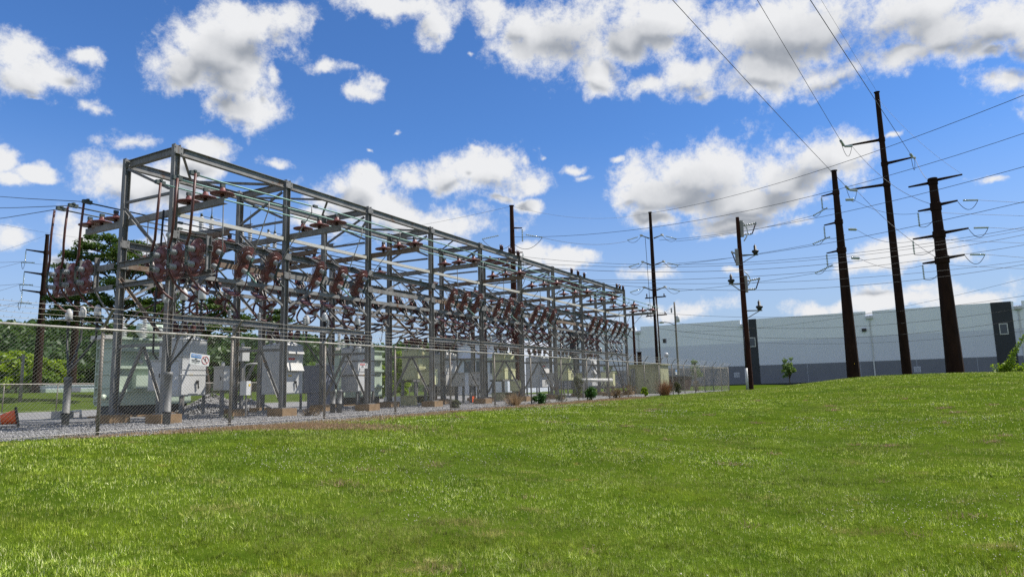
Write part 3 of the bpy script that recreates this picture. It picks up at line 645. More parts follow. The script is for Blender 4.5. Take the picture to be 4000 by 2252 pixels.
box_on_post(30.6, 30.95, .75, 1.42, 1.03, 1.55, M['cab_green'], 'olive control box with yellow lettering near the grey horizontal pipe', 2)
box_on_post(26.5, 26.8, 1.0, 1.6, .9, 1.55, M['cab_grey_b'], 'grey upright box beside a white strip, past the middle green cabinet', 1)
box_on_post(40.0, 40.5, 2.4, 3.4, .68, 1.75, M['cab_green'], 'large olive box on a bundle of pipes before the control house', 3)
# dark floor-standing enclosure
t = thing('switchgear_enclosure', 'dark grey floor-standing enclosure between the two hooded cabinets', 'enclosure', S(9.6, 4.0, 0), TH)
m = MB(); m.ubox(9.36, 10.1, 3.5, 4.55, .75, 1.88); m.build('body', M['wh_dark'], t); MB().ubox(9.4, 10.05, 3.6, 4.35, .0, .75).build('plinth', M['wh_dark'], t); MB().ubox(9.3, 9.7, 3.45, 3.8, 1.885, 1.96).build('lid', M['cab_grey_b'], t)
# small white box on a bent conduit
t = thing('meter_box', 'small white sloping meter box on a bent pipe beside the second column', 'meter box', S(2.55, -.2, 0), TH)
MB().ubox(2.42, 2.58, -.30, -.02, .72, 1.14).build('body', M['white_paint'], t); MB().ubox(2.50, 2.56, -.306, -.301, .98, 1.05).build('caution_label', M['yellow'], t)
MB().tube([S(2.5, -.2, -.05), S(2.5, -.2, .72)], .03).build('post', M['galv'], t); MB().tube([S(2.5, -.1, 1.14), S(2.5, -.1, 1.55), S(2.53, -.12, 1.63), S(2.62, -.2, 1.66), S(2.8, -.3, 1.66)], .025, 8).build('conduit', M['rod'], t, True)

# ------------------------------------------------------------------ power transformers
def transformer(u0, u1, v0, v1, zb, zt, label, near):
    t = thing('power_transformer', label, 'transformer', S((u0+u1)/2, (v0+v1)/2, 0), TH, 'power transformers behind the frame')
    m = M['trafo']
    MB().ubox(u0, u1, v0, v1, zb+.14, zt-.08).build('tank', m, t)
    MB().ubox(u0-.10, u1+.10, v0-.10, v1+.10, zt-.08, zt).build('cover', m, t)
    MB().ubox(u0+.1, u1-.1, v0+.1, v1-.1, zb-.25, zb+.14).build('skid', M['dark_steel'], t)
    for q, hh, dp in ((.24, .10, .12), (.56, .10, .14), (.80, .12, .18)):
        MB().ubox(u0-.02, u1+.02, v0-dp, v0-.001, zb+(zt-zb)*q, zb+(zt-zb)*q+hh).build('stiffener', m, t)
    s = MB()
    for i in range(5): s.ubox(u0-.07, u0-.001, v0+.08, v1-.08, zb+.3+i*(zt-zb-.5)/4.4, zb+.36+i*(zt-zb-.5)/4.4)
    s.ubox(u0-.07, u0-.001, v0+.04, v0+.08, zb+.2, zt-.1); s.ubox(u0-.07, u0-.001, v1-.08, v1-.04, zb+.2, zt-.1); s.build('end_ribs', m, t)
    v = MB(); v.tube([S(u0-.05, v0+.3, zb+.45), S(u0-.30, v0+.3, zb+.45), S(u0-.42, v0+.42, zb+.40)], .07, 10); v.lathe(S(u0-.28, v0+.3, zb+.45), -VV, [(0, .1), (.12, .1), (.14, .03), (.22, .03), (.23, .12), (.25, .12)], 12); v.build('drain_valve', m, t, True)
    g = MB(); g.lathe(S(u0+1.0, v0-.01, zb+1.75), -VV, [(0, .09), (.07, .09), (.08, .08)], 14); g.lathe(S(u0+1.3, v0-.01, zb+1.55), -VV, [(0, .07), (.07, .07), (.08, .06)], 14); g.build('gauge', M['cab_grey_b'], t, True)
    MB().ubox(u0+.7, u0+1.9, v0-.30, v0-.002, zb+.75, zb+1.25).build('control_box', m, t)
    for i in range(4):
        p = S(u0+.5+i*(u1-u0-1)/3, v0+.35, zt)
        MB().ribbed(p, Z, .42, .07, .13, 5, 12).build('bushing', M['white_porc'], t, True)
    for i in range(3):
        p = S(u0+.7+i*(u1-u0-1.4)/2, v1-.3, zt)
        MB().ribbed(p, Z, .85, .06, .12, 9, 12).build('bushing', M['white_porc'], t, True)
    c = MB(); c.lathe(S(u1-1.6, v1+.1, zt+.45), UU, [(0, .05), (.02, .25), (1.5, .25), (1.52, .05)], 16); c.build('conservator', m, t, True)
    MB().box(S(u0-.25, v0+.4, zt-.02), (.35, .9, .14), UAX).build('cable_box', M['cab_grey_b'], t)
    p = tag(MB().ubox(u0-.1, u1+.3, v0-.25, v1+.25, -.1, .09).build('concrete_pad', M['concrete_tan'], None), f'tan concrete pad under the {near} pale green transformer', 'pad')
transformer(3.35, 6.6, 8.0, 9.1, .32, 3.0, 'pale green transformer behind the first two columns', 'nearer')
transformer(15.3, 18.6, 8.0, 9.1, .32, 3.0, 'pale green transformer partly hidden by the rusty-banded cabinet', 'farther')

# ------------------------------------------------------------------ lower bus structure at the back
rf = thing('rear_bus_frame', 'lower steel frame with white arresters standing behind the main frame', 'steel frame', S(7.5, 5.6, 0), TH)
for k, a in enumerate((3.9, 8.05, 12.1, 16.2, 20.3, 24.4)):
    MB().ibeam(S(a, 5.6, 0), S(a, 5.6, 6.9 if k < 3 else 5.3), .2, .22, .016, UU).build('column', M['galv_beam'], rf)
    MB().ubox(a-.3, a+.3, 5.3, 5.9, -.05, .2).build('footing', M['concrete_tan'], rf)
for k in range(1, 6):
    a = (-0.2, 3.9, 8.05, 12.1, 16.2, 20.3)[k]; b = (-0.2, 3.9, 8.05, 12.1, 16.2, 20.3, 24.4)[k+1]
    if k in (1, 2): MB().chan(S(a+.1, 5.6, 6.75), S(b-.1, 5.6, 6.75), .12, .2).build('beam', M['rusty'], rf)
    if k >= 1: MB().chan(S(a+.1, 5.6, 5.05), S(b-.1, 5.6, 5.05), .12, .2).build('beam', M['galv_beam'], rf)
    if k >= 3:
        for z in (4.5, 4.1, 3.85): MB().box(S((a+b)/2, 5.6, z), (b-a-.2, .08, .13), UAX).build('beam', M['galv_beam'], rf)
for a in (3.9, 8.05):
    MB().chan(S(a, 2.5, 6.35), S(a, 7.2, 6.35), .12, .18).build('crossarm', M['rusty'], rf)
    MB().chan(S(a+.9, 2.5, 6.75), S(a+.9, 7.2, 6.95), .1, .14).build('crossarm', M['galv'], rf)
for i, a in enumerate((5.0, 5.45, 6.9, 7.3, 8.25, 8.6)):
    p = S(a, 5.6, 6.95); q = MB().ribbed(p, Z, .62, .07, .10, 7, 12).build('arrester', M['white_porc'], rf, True)
    MB().lathe(p+Z*.62, Z, [(0, .05), (.12, .05), (.13, .03), (.22, .02), (.75, .008)] if i % 2 else [(0, .05), (.12, .05), (.14, .02)], 8).build('terminal', M['copper_dark'], q, True)
    MB().bar(p+Z*.66, p+Z*.66+UU*.4, .03, .02).build('terminal', M['copper_dark'], q)
for i, a in enumerate((9.2, 10.3, 11.3, 13.2, 14.4, 20.9, 21.9, 22.9)):
    zz = 6.86 if a < 12.5 else 5.16
    p = S(a, 5.6, zz); q = MB().ribbed(p, Z, .22, .045, .07, 3, 10).build('post_insulator', M['porc_brown'], rf, True)
    MB().lathe(p+Z*.07, Z, [(0, .30), (.02, .31), (.06, .15), (.12, .06)], 18).build('guard_disc', M['guard'], q, True)
for i in range(3):
    a = 20.9+i*1.0
    for z in (3.6, 4.3):
        g = MB(); guard(g, S(a, 5.35, z), -VV+Z*-.4, .27, 24); q = g.build('guard_disc', M['guard'], rf)
        MB().ribbed(S(a, 5.33, z), -VV+Z*-.4, .22, .05, .085, 3, 10).build('post_insulator', M['porc_grey'], q, True)

# ------------------------------------------------------------------ cable risers
def riser(label, pipe_uv, ztop, caps, r=.095, below=None, pipes=1):
    a, b = pipe_uv; t = thing('cable_riser', label, 'cable riser', S(a, b, 0), TH, 'cable risers with white terminations')
    for i in range(pipes):
        bb = b - i*.30
        MB().lathe(S(a, bb, -.05), Z, [(0, r), (.34, r), (.341, r*1.08), (.40, r*1.08), (.401, r), (ztop-.04, r), (ztop-.03, r*1.12), (ztop+.05, r*1.12), (ztop+.051, r*.9)], 18).build('pipe', M['riser'], t, True)
        MB().lathe(S(a, bb, .31), Z, [(0, r*1.15), (.05, r*1.15)], 16).build('strap', M['black'], t, True)
    top = S(a, b-(pipes-1)*.15, ztop+.02)
    for i, (pu, pv, pz) in enumerate(caps):
        c = S(pu, pv, pz); o = (i-1)*.05; k0 = top+VV*(o*-.5)
        pts = [k0, k0+Z*.12+(c-k0)*.02, k0.lerp(c-Z*.75, .5)+Z*.02, c-Z*.80, c-Z*.42, c-Z*.14]
        MB().tube(pts, [.030, .030, .030, .030, .034, .034], 8).build('cable', M['black'], t, True)
        MB().ribbed(c-Z*.52, Z, .40, .036, .058, 5, 10).build('pothead', M['black'], t, True)
        MB().lathe(c-Z*.14, Z, [(0, .085), (.02, .10), (.20, .10), (.27, .075), (.33, .03)], 14).build('termination', M['white_porc'], t, True)
    return t
riser('thick grey riser pipe with black cables fanning to white caps, behind the NO TRESPASSING sign', (-.5, -.85), 1.36, [(.0, .10, 3.44), (.0, -.62, 3.44), (.0, -1.38, 3.40)])
riser('thick grey riser pipe under the outer end switches, beside the first rear column', (-.75, 3.3), 1.36, [(-.05, 4.80, 3.30), (-.05, 4.06, 3.32), (-.05, 3.28, 3.30)])
riser('pair of short grey riser pipes with black cables spreading upward, by the third column', (6.2, -.15), .82, [(6.05, .14, 3.35), (7.75, .14, 3.35), (5.2, .14, 3.2)], .09, None, 2)
riser('far slim riser whose three black cables spread below the last bay', (35.2, -.2), .3, [(34.0, .14, 3.55), (35.1, .14, 3.55), (36.2, .14, 3.55)], .07)
# long horizontal pipe on stands
t = thing('horizontal_pipe', 'fat pale grey pipe lying level on posts by the evergreen shrub', 'pipe', S(28.3, -1, 0), TH)
MB().tube([S(25.9, -1, 1.08), S(30.8, -1, 1.08)], .11, 14).build('pipe', M['pale'], t, True)
for a in (26.1, 30.2): MB().chan(S(a, -1, -.05), S(a, -1, .97), .1, .1, .012, UU).build('stand', M['galv'], t)
# yellow rod
tag(MB().tube([S(5.05, 5.2, .35), S(4.75, 4.7, 2.35)], .022, 8).build('hot_stick', M['yellow'], None, True, S(5.05, 5.2, 0)), 'slim yellow insulated rod leaning before the gravel heap', 'rod')
# black drop cable along the first column
tag(MB().tube([S(-.15, -.34+.55, 5.9), S(-.2, .2, 4.6), S(-.22, .28, 3.2), S(-.2, .3, 1.9), S(-.2, .1, 1.75)], .028, 8).build('black_cable', M['black'], None, True, S(-.2, .2, 0)), 'thick black cable hanging straight down in front of the first column', 'cable')
# white id cabinets on gravel
for i, (px_, py_) in enumerate(((1510, 1574), (1536, 1573), (1556, 1569))):
    g = at(px_, py_, 31.5+i); tag(MB().box(Vector((g.x, g.y, .26)), (.04, .30, .44), UAX).build('white_board', M['white_paint'], None, False, (g.x, g.y, 0)), f'small white board on the gravel by the first green cabinet, {ORD[i]} of three', 'board', 'white boards on the gravel')
# cable trench box
g = at(244, 1620, 26.5); t = thing('pull_box', 'grey concrete pull box with a white pipe stub beside the back of the yard', 'pull box', (g.x, g.y, 0), TH)
MB().box(Vector((g.x, g.y, .13)), (.5, .6, .34), UAX).build('body', M['concrete'], t); MB().tube([Vector((g.x+.25, g.y+.05, .26)), Vector((g.x+.62, g.y+.1, .30)), Vector((g.x+.64, g.y+.1, .0))], .05, 8).build('pipe_stub', M['white_paint'], t, True)
# olive control house
hu0, hu1, hv0, hv1, hh = 39.95, 42.1, -1.5, 1.05, 2.2
t = thing('control_house', 'low olive beige control house with grey conduits near the far fence end', 'control house', S(41, -.2, 0), TH)
MB().ubox(hu0, hu1, hv0, hv1, -.05, hh).build('wall', M['house'], t); MB().ubox(hu0-.14, hu1+.14, hv0-.14, hv1+.14, hh+.002, hh+.10).build('roof', M['house'], t)
d = MB().ubox(hu0-.03, hu0-.002, -.55, .35, .1, 1.95).build('door', M['house'], t); MB().ubox(hu0-.05, hu0-.031, -.47, -.40, .9, 1.1).build('handle', M['dark_steel'], d)
for i in range(3): MB().tube([S(hu0-.07, .55+i*.13, 0), S(hu0-.07, .55+i*.13, 1.9), S(hu0+.0, .55+i*.13, 1.98)], .045, 8).build('conduit', M['rod'], t, True)
for i in range(3): MB().tube([S(hu0-.07, -1.35+i*.12, 0), S(hu0-.07, -1.35+i*.12, 2.15)], .035, 8).build('conduit', M['house'], t, True)
MB().ubox(hu0-.18, hu0-.002, .93, 1.04, .95, 1.4).build('panel_box', M['dark_steel'], t); MB().ubox(hu0+.7, hu1-.4, hv0-.02, hv0-.002, .6, 1.6).build('vent_panel', M['house'], t)
# far grey service building behind the yard
bl = thing('service_building', 'blue-grey low building with dark windows seen through the middle of the frame', 'building', S(66, 33, 0), TH)
MB().ubox(61.2, 74, 24, 34.5, -.6, 7.1).build('wall', M['wh_mid'], bl); MB().ubox(60.9, 61.19, 31.2, 34.8, -.6, 7.4).build('corner_panel', M['wh_panel'], bl); MB().ubox(61.0, 74.2, 23.8, 31.0, 7.101, 7.35).build('roof', M['wh_dark'], bl)
for i, b in enumerate((25.2, 27.2, 29.0)): f_ = MB().ubox(61.12, 61.198, b, b+1.2, 2.6, 4.2).build('window', M['window'], bl); MB().ubox(61.06, 61.118, b-.05, b+1.25, 2.5, 2.58).build('sill', M['white_paint'], f_)
rl = MB(); rl.tube([S(60.8, 24.5, 6.2), S(60.8, 31, 6.2)], .05, 6)
for b in (24.5, 26.6, 28.8, 31): rl.tube([S(60.8, b, 4.6), S(60.8, b, 6.2)], .05, 6)
rl.build('railing', M['dark_steel'], bl); MB().ubox(60.6, 61.11, 24.2, 31, 4.45, 4.6).build('ledge', M['wh_light'], bl)
# ------------------------------------------------------------------ chain-link fences
def chain_fence(label, u0, u1, v, n0, n1, HF=2.08, axis='u', barbs=True, spacing=.072, first=None, sp=3.05, r=.0018, fname='chain_link_fence'):
    """posts every sp metres along u (axis u, at v) or along v (axis v, at u0)"""
    P = (lambda s, h: S(s, v, h)) if axis == 'u' else (lambda s, h: S(v, s, h))
    n = (-VV if axis == 'u' else UU)
    gz = lambda s: float(ground(P(s, 0).x, P(s, 0).y))
    t = thing(fname, label, 'fence', P(u0, gz(u0)), TH)
    a, b = u0, u1
    for i in range(n0, n1+1):
        s = first + sp*i; g = gz(s); lean = UU*random.uniform(-.02, .03) if axis == 'u' else Vector()
        MB().tube([P(s, g-.05), P(s, g+HF+.03)+lean], .034 if i not in (n1,) else .05, 10).build('post', M['fencepost'], t, True)
        if barbs:
            k = P(s, g+HF+.03)+lean; q = MB().bar(k, k+n*.32+Z*.36, .05, .028).build('barb_arm', M['fencepost'], t)
            MB().lathe(k-Z*.06, Z, [(0, .045), (.07, .048), (.09, .02)], 10).build('post_cap', M['fence'], q, True)
    segs = np.linspace(a, b, max(2, int(abs(b-a)/3)+1))
    MB().tube([P(s, gz(s)+HF)+n*.05 for s in segs], .023, 8).build('top_rail', M['fence'], t, True)
    MB().tube([P(s, gz(s)+.08)+n*.05 for s in segs], .004, 5).build('tension_wire', M['fence'], t)
    W = MB(); H = HF-.05; N = int((b-a+H)/spacing)
    vs, fs = [], []
    def wire(s0, h0, s1, h1, off):
        p0 = P(s0, gz(s0)+.05+h0)+n*off; p1 = P(s1, gz(s1)+.05+h1)+n*off; d = (p1-p0).normalized(); x = d.cross(n).normalized()*r; y = n*r; o = len(vs)
        for p in (p0, p1): vs.extend([p+x, p-x*.5+y*.87, p-x*.5-y*.87])
        fs.extend([(o, o+1, o+4, o+3), (o+1, o+2, o+5, o+4), (o+2, o, o+3, o+5)])
    for i in range(N+1):
        s = a-H+i*spacing
        s0, h0, s1, h1 = s, 0, s+H, H
        if s0 < a: h0 = a-s0; s0 = a
        if s1 > b: h1 = H-(s1-b); s1 = b
        if s1 > s0+.01: wire(s0, h0, s1, h1, .062)
        s0, h0, s1, h1 = s, H, s+H, 0
        if s0 < a: h0 = H-(a-s0); s0 = a
        if s1 > b: h1 = s1-b; s1 = b
        if s1 > s0+.01: wire(s0, h0, s1, h1, .066)
    W.v, W.f = vs, fs; W.build('chain_mesh', M['fence'], t)
    if barbs:
        for j in range(4):
            f = .28+j*.24; m = MB(); off = n*(.32*f)+Z*(.03+.36*f); seg = np.arange(a, b+.01, 3.05/2)
            m.tube([P(s, gz(s)+HF)+off-Z*(.02 if q % 2 else 0) for q, s in enumerate(seg)], .0032, 4)
            for s in np.arange(a, min(b, a+34), .13):
                p = P(s, gz(s)+HF)+off; m.bar(p-Z*.018-n*.012, p+Z*.018+n*.012, .004)
            m.build('barbed_wire', M['fence'], t)
    return t
F0 = -3.825
chain_fence('long grey chain-link fence topped with barbed wire along the lawn', F0-3.05*2, F0+3.05*19, -3.59, -2, 19, first=F0)
chain_fence('chain-link fence closing the far end of the yard', -3.5, 29.5, 54.15, 0, 10, axis='v', first=-.6, spacing=.12, r=.003)
chain_fence('low chain-link fence at the back of the yard before the far lawn', -30.0, 54.0, 29.8, 0, 27, HF=1.75, first=-29.9, spacing=.14, r=.004, barbs=False)

# ------------------------------------------------------------------ signs on the fence
def text(parent, s, x, z, size, m, y=-.012, align='CENTER', name='lettering', bold=0.0):
    cu = bpy.data.curves.new(name, 'FONT'); cu.body = s; cu.size = size; cu.align_x = align; cu.align_y = 'CENTER'; cu.extrude = .001; cu.offset = bold; cu.materials.append(m)
    o = bpy.data.objects.new(name, cu); C.objects.link(o); bpy.context.view_layer.update()
    me = bpy.data.meshes.new_from_object(o.evaluated_get(bpy.context.evaluated_depsgraph_get())); bpy.data.objects.remove(o); o = bpy.data.objects.new(name, me); C.objects.link(o)
    if not me.materials: me.materials.append(m)
    o.parent = parent; o.location = (x, y, z); o.rotation_euler = (math.pi/2, 0, 0); return o
def lbox(m, x0, x1, y0, y1, z0, z1): return m.box(((x0+x1)/2, (y0+y1)/2, (z0+z1)/2), (x1-x0, y1-y0, z1-z0), (Vector((1, 0, 0)), Vector((0, 1, 0)), Z))
def lbuild(m, name, mt, parent):
    o = m.build(name, mt); o.parent = parent; return o
def sign(u, z, w, h, label, kind, tilt=0.0, v=-3.68):
    t = thing('warning_sign', label, 'sign', S(u, v, z), TH); t.matrix_world = t.matrix_world @ Matrix.Rotation(tilt, 4, 'Y')
    lbuild(lbox(MB(), -w/2, w/2, -.006, .0, -h/2, h/2), 'panel', M['white_paint'], t)
    if kind == 'notice':
        lbuild(lbox(MB(), -w*.44, w*.06, -.010, -.0065, h*.12, h*.42), 'header', M['blue_paint'], t)
        text(t, 'NOTICE', -w*.19, h*.27, h*.24, M['white_paint'], -.012, bold=.001)
        text(t, 'NO', -w*.19, h*.0, h*.15, M['ink'], -.009, bold=.001); text(t, 'TRESPASSING', -w*.19, -h*.15, h*.145, M['ink'], -.009, bold=.001)
        text(t, 'AUTHORIZED PERSONNEL', -w*.19, -h*.29, h*.065, M['ink'], -.009); text(t, 'ONLY', -w*.19, -h*.38, h*.065, M['ink'], -.009)
        pic = MB(); c = Vector((w*.28, -.009, 0)); R = h*.34
        ring = [c+Vector((math.cos(a)*R, 0, math.sin(a)*R)) for a in [2*math.pi*i/32 for i in range(33)]]; pic.tube(ring, R*.075, 6, False)
        pic.bar(c+Vector((-R*.68, 0, R*.68)), c+Vector((R*.68, 0, -R*.68)), R*.14, .003); lbuild(pic, 'prohibition_ring', M['red_paint'], t)
        f = MB(); c.y = -.007; f.lathe(c+Vector((0, .0005, R*.56)), Vector((0, -1, 0)), [(0, R*.14), (.001, R*.14)], 12)
        for p, q, ww in (((.0, .38), (.0, -.1), .26), ((0, -.05), (-.28, -.62), .13), ((.02, -.05), (.25, -.35), .13), ((.25, -.33), (.30, -.66), .12), ((-.02, .36), (-.32, .0), .09), ((.02, .36), (.30, .08), .09)):
            f.bar(c+Vector((p[0]*R, 0, p[1]*R)), c+Vector((q[0]*R, 0, q[1]*R)), ww*R, .002)
        lbuild(f, 'walking_figure', M['ink'], t)
    elif kind == 'danger':
        lbuild(lbox(MB(), -w*.44, w*.12, -.010, -.0065, h*.08, h*.40), 'header', M['red_paint'], t)
        text(t, 'DANGER', -w*.16, h*.24, h*.22, M['white_paint'], -.012, bold=.001)
        text(t, 'HIGH', -w*.16, -h*.08, h*.17, M['ink'], -.009, bold=.001); text(t, 'VOLTAGE', -w*.16, -h*.28, h*.15, M['ink'], -.009, bold=.001)
        b = MB(); x0 = w*.30
        b.add([(x0+p*w, -.009, q*h) for p, q in ((.02, .42), (-.09, -.02), (.0, .02), (-.05, -.40), (.09, .10), (.0, .06), (.09, .42))], [(0, 1, 2, 5, 6), (2, 3, 4, 5)])
        lbuild(b, 'lightning_bolt', M['ink'], t)
    elif kind == 'blue':
        lbuild(lbox(MB(), -w*.46, w*.46, -.010, -.0065, h*.05, h*.46), 'header', M['blue_paint'], t)
        text(t, 'NOTICE', 0, h*.25, h*.22, M['white_paint'], -.012); text(t, 'NO TRESPASSING', 0, -h*.18, h*.12, M['ink'], -.009)
    return t
sign(-1.70, 1.535, .50, .25, 'white NOTICE NO TRESPASSING sign with red crossed-out walker on the fence', 'notice', R_(5.5))
sign(7.75, 1.68, .42, .19, 'white sign with red DANGER header on the third fence-side column', 'danger', 0, -.17)
sign(36.55, 1.55, .40, .34, 'small blue-headed white sign on the fence past the control house', 'blue', R_(4))
t = sign(17.0, 1.62, .34, .12, 'small blank white plate on the grey cabinet between two green ones', 'plate', 0, 2.7)

# ------------------------------------------------------------------ traffic cones
def cone(loc, axis, label, rnd=0):
    ax = Vector(axis).normalized(); t = thing('traffic_cone', label, 'traffic cone', loc)
    p = Vector(loc)
    x = ax.cross(Z).normalized() if abs(ax.z) < .9 else Vector((1, 0, 0)); y = x.cross(ax)
    MB().box(p, (.52, .52, .05), (x, y, ax)).build('base', M['black'], t)
    MB().lathe(p+ax*.02, ax, [(0, .20), (.03, .19), (.34, .132)], 20).build('body', M['orange'], t, True)
    MB().lathe(p+ax*.361, ax, [(0, .130), (.20, .096)], 20).build('reflective_band', M['cone_band'], t, True)
    MB().lathe(p+ax*.562, ax, [(0, .094), (.14, .070)], 20).build('body', M['orange'], t, True)
    MB().lathe(p+ax*.703, ax, [(0, .069), (.08, .055)], 20).build('reflective_band', M['cone_band'], t, True)
    MB().lathe(p+ax*.784, ax, [(0, .054), (.12, .035), (.125, .01)], 16).build('tip', M['orange'], t, True)
g = at(66, 1640, 18.6); cone((g.x, g.y, .31), (-.80, -.55, -.18), 'orange and white traffic cone lying on its side on the gravel')
g = at(1843, 1567, 38); t = thing('marker_block', 'small dark orange marker block on the gravel beside the grey boxes mid-row', 'marker', (g.x, g.y, 0), TH)
MB().box(Vector((g.x, g.y, .17)), (.20, .20, .34), UAX).build('body', M['orange'], t); MB().box(Vector((g.x, g.y, .36)), (.05, .14, .04), UAX).build('grip', M['black'], t)

# ------------------------------------------------------------------ warehouse
WU = 105.0
w = thing('warehouse', 'very long pale grey warehouse with charcoal panels behind the grassy crest', 'warehouse', S(WU, 0, 0), TH)
v0, v1, dp = -62, 46.5, 45
MB().ubox(WU+.06, WU+dp, v0, v1, -1.5, .40).build('base_strip', M['wh_panel'], w)
MB().ubox(WU, WU+dp, v0, v1, .401, 3.34).build('lower_wall', M['wh_dark'], w)
MB().ubox(WU, WU+dp, v0, v1, 3.341, 7.10).build('middle_wall', M['wh_mid'], w)
m = MB(); m.ubox(WU, WU+dp, v0, v1, 7.101, 10.2)
spouts = [21.98, 4.0, -14.47, -32.83]; edges = [v1] + [e for s in spouts for e in (s+.45, s-.45)] + [v0]
for i in range(0, len(edges), 2): m.ubox(WU, WU+.35, edges[i+1], edges[i], 10.2, 10.87)
m.build('upper_wall', M['wh_light'], w); MB().ubox(WU+.4, WU+dp, v0+.1, v1-.1, 10.201, 10.35).build('roof', M['wh_mid'], w)
for s in spouts:
    d = MB(); d.ubox(WU-.10, WU-.003, s-.09, s+.09, .3, 9.7); d.build('downpipe', M['spout'], w)
    MB().ubox(WU-.32, WU-.003, s-.45, s+.45, 9.7, 10.15).build('scupper_box', M['spout'], w)
for (b0, b1, wn) in ((33.54, 35.29, 33.8), (1.94, 3.13, 2.75), (-32.1, -29.73, -30.9)):
    MB().ubox(WU-.05, WU-.001, b0, b1, -.6, 10.90).build('charcoal_panel', M['wh_panel'], w)
    f = MB()
    for (a, b, c, e) in ((wn-.5, wn+.5, 6.35, 6.47), (wn-.5, wn+.5, 7.78, 7.90), (wn-.5, wn-.40, 6.47, 7.78), (wn+.40, wn+.5, 6.47, 7.78)): f.ubox(WU-.12, WU-.051, a, b, c, e)
    q = f.build('window', M['white_paint'], w); MB().ubox(WU-.07, WU-.052, wn-.40, wn+.40, 6.47, 7.78).build('pane', M['window'], q)
for b in (5.6, -20.0):
    l = MB(); l.ubox(WU-.03, WU-.002, b-.42, b+.42, 1.5, 2.3); q = l.build('vent', M['wh_mid'], w); l = MB()
    for i in range(6): l.ubox(WU-.055, WU-.031, b-.38, b+.38, 1.55+i*.125, 1.60+i*.125)
    l.build('louvre', M['wh_dark'], q)
MB().ubox(WU-.30, WU-.003, -13.9, -13.3, 7.85, 8.3).build('wall_lamp', M['dark_steel'], w)
j = MB()
for b in np.arange(-57, 46, 7.4): j.ubox(WU-.006, WU-.001, b-.012, b+.012, .42, 10.15)
j.build('panel_joint', M['wh_mid'], w)
# dark bin at the fence end
g = S(47.5, -1.6, 0); t = thing('waste_skip', 'dark brown waste skip inside the far fence corner', 'skip', S(49.5, 0.2, 0), TH)
m = MB(); m.add([S(48.6, -.9, .15), S(50.6, -.9, .15), S(50.6, 1.2, .15), S(48.6, 1.2, .15), S(48.4, -1.1, 1.35), S(50.8, -1.1, 1.35), S(50.8, 1.4, 1.35), S(48.4, 1.4, 1.35)], [(3, 2, 1, 0), (0, 1, 5, 4), (1, 2, 6, 5), (2, 3, 7, 6), (3, 0, 4, 7), (4, 5, 6, 7)]); m.build('body', M['weather_red'], t)
MB().ubox(48.3, 50.9, -1.2, 1.5, 1.351, 1.42).build('lid', M['dark_steel'], t); m = MB()
for b in (-.6, 0, .6): m.ubox(48.33, 48.45, b-.05, b+.05, .3, 1.3)
m.build('rib', M['dark_steel'], t)

# ------------------------------------------------------------------ steel and timber poles
def string(parent, p0, p1, n, r, name='insulator_string'):
    p0, p1 = Vector(p0), Vector(p1); L = (p1-p0).length; d = (p1-p0).normalized(); prof = [(0, .02)]
    for i in range(n):
        a = L*(i+.3)/n; prof += [(a, .025), (a+L*.16/n, r), (a+L*.34/n, r*.9), (a+L*.5/n, .04)]
    return MB().lathe(p0, d, prof+[(L, .02)], 12).build(name, M['glass_disc'], parent, True)
class Pole: pass
def pole(name, label, cat, base, Y, top, r0, r1, m, cap=True, group='weathered steel poles'):
    b = at(*base, Y); tp = at(*top, Y); p = Pole(); p.x, p.y, p.Y = b.x, b.y, Y; p.g = float(ground(b.x, b.y)); p.top = tp.z
    p.t = thing(name, label, cat, (b.x, b.y, p.g), 0, group); p.r0, p.r1 = r0, r1
    h = tp.z-p.g; prof = [(-.3, r0*1.03)]+[(h*i/8, r0+(r1-r0)*i/8) for i in range(9)]
    MB().lathe((b.x, b.y, p.g), Z, prof, 12).build('shaft', m, p.t, m is M['wood_pole'])
    if cap: MB().lathe((b.x, b.y, tp.z+.002), Z, [(0, r1*1.35), (.05, r1*1.35)], 12).build('cap', m, p.t)
    p.ax = lambda z: Vector((p.x, p.y, z)); p.rad = lambda z: r0+(r1-r0)*(z-p.g)/h
    return p
def arm(p, yroot, d, pxtip, rise=0.0, r=.11, m=None):
    z = at(2000+(p.x/p.Y)*FPX, yroot, p.Y).z; z = pz(p, yroot); root = p.ax(z); d = Vector(d); tip = along(root, d, pxtip); tip.z += rise
    o = MB(); e = (tip-root).normalized(); o.tube([root+e*p.rad(z)*.9, tip], [r, r*.55], 8)
    a = o.build('arm', m or M['weather'], p.t, True)
    k = MB(); k.lathe((p.x, p.y, z-.22), Z, [(0, p.rad(z)*1.04), (.02, p.rad(z)*1.18), (.42, p.rad(z)*1.18), (.44, p.rad(z)*1.03)], 12); k.build('arm_collar', m or M['weather'], p.t)
    return tip
def pz(p, y):
    """height on the pole axis whose image row is y"""
    lo, hi = -5., 60.
    for _ in range(40):
        mid = (lo+hi)/2; q = np.array([p.x, p.y, mid])-CAM; yy = 1126-FPX*(q@CAMY)/(q@CAMZ)
        if yy > y: lo = mid
        else: hi = mid
    return lo
AD = Vector((.803, -.596, 0)); DD = Vector((.596, .803, 0))
NW = [0]
def wire(label, pts, r=.02, grp=None):
    o = MB().tube(pts, r, 5, False).build('power_line', M['wire'], None, True, pts[0]); tag(o, label, 'power line', grp); NW[0] += 1; return o
def sagged(p0, p1, sag, n=18):
    p0, p1 = Vector(p0), Vector(p1); return [p0.lerp(p1, t)-Z*(sag*4*t*(1-t)) for t in [i/n for i in range(n+1)]]
def project(P):
    q = np.asarray(P, float)-CAM; return 2000+FPX*(q@CAMX)/(q@CAMZ), 1126-FPX*(q@CAMY)/(q@CAMZ)
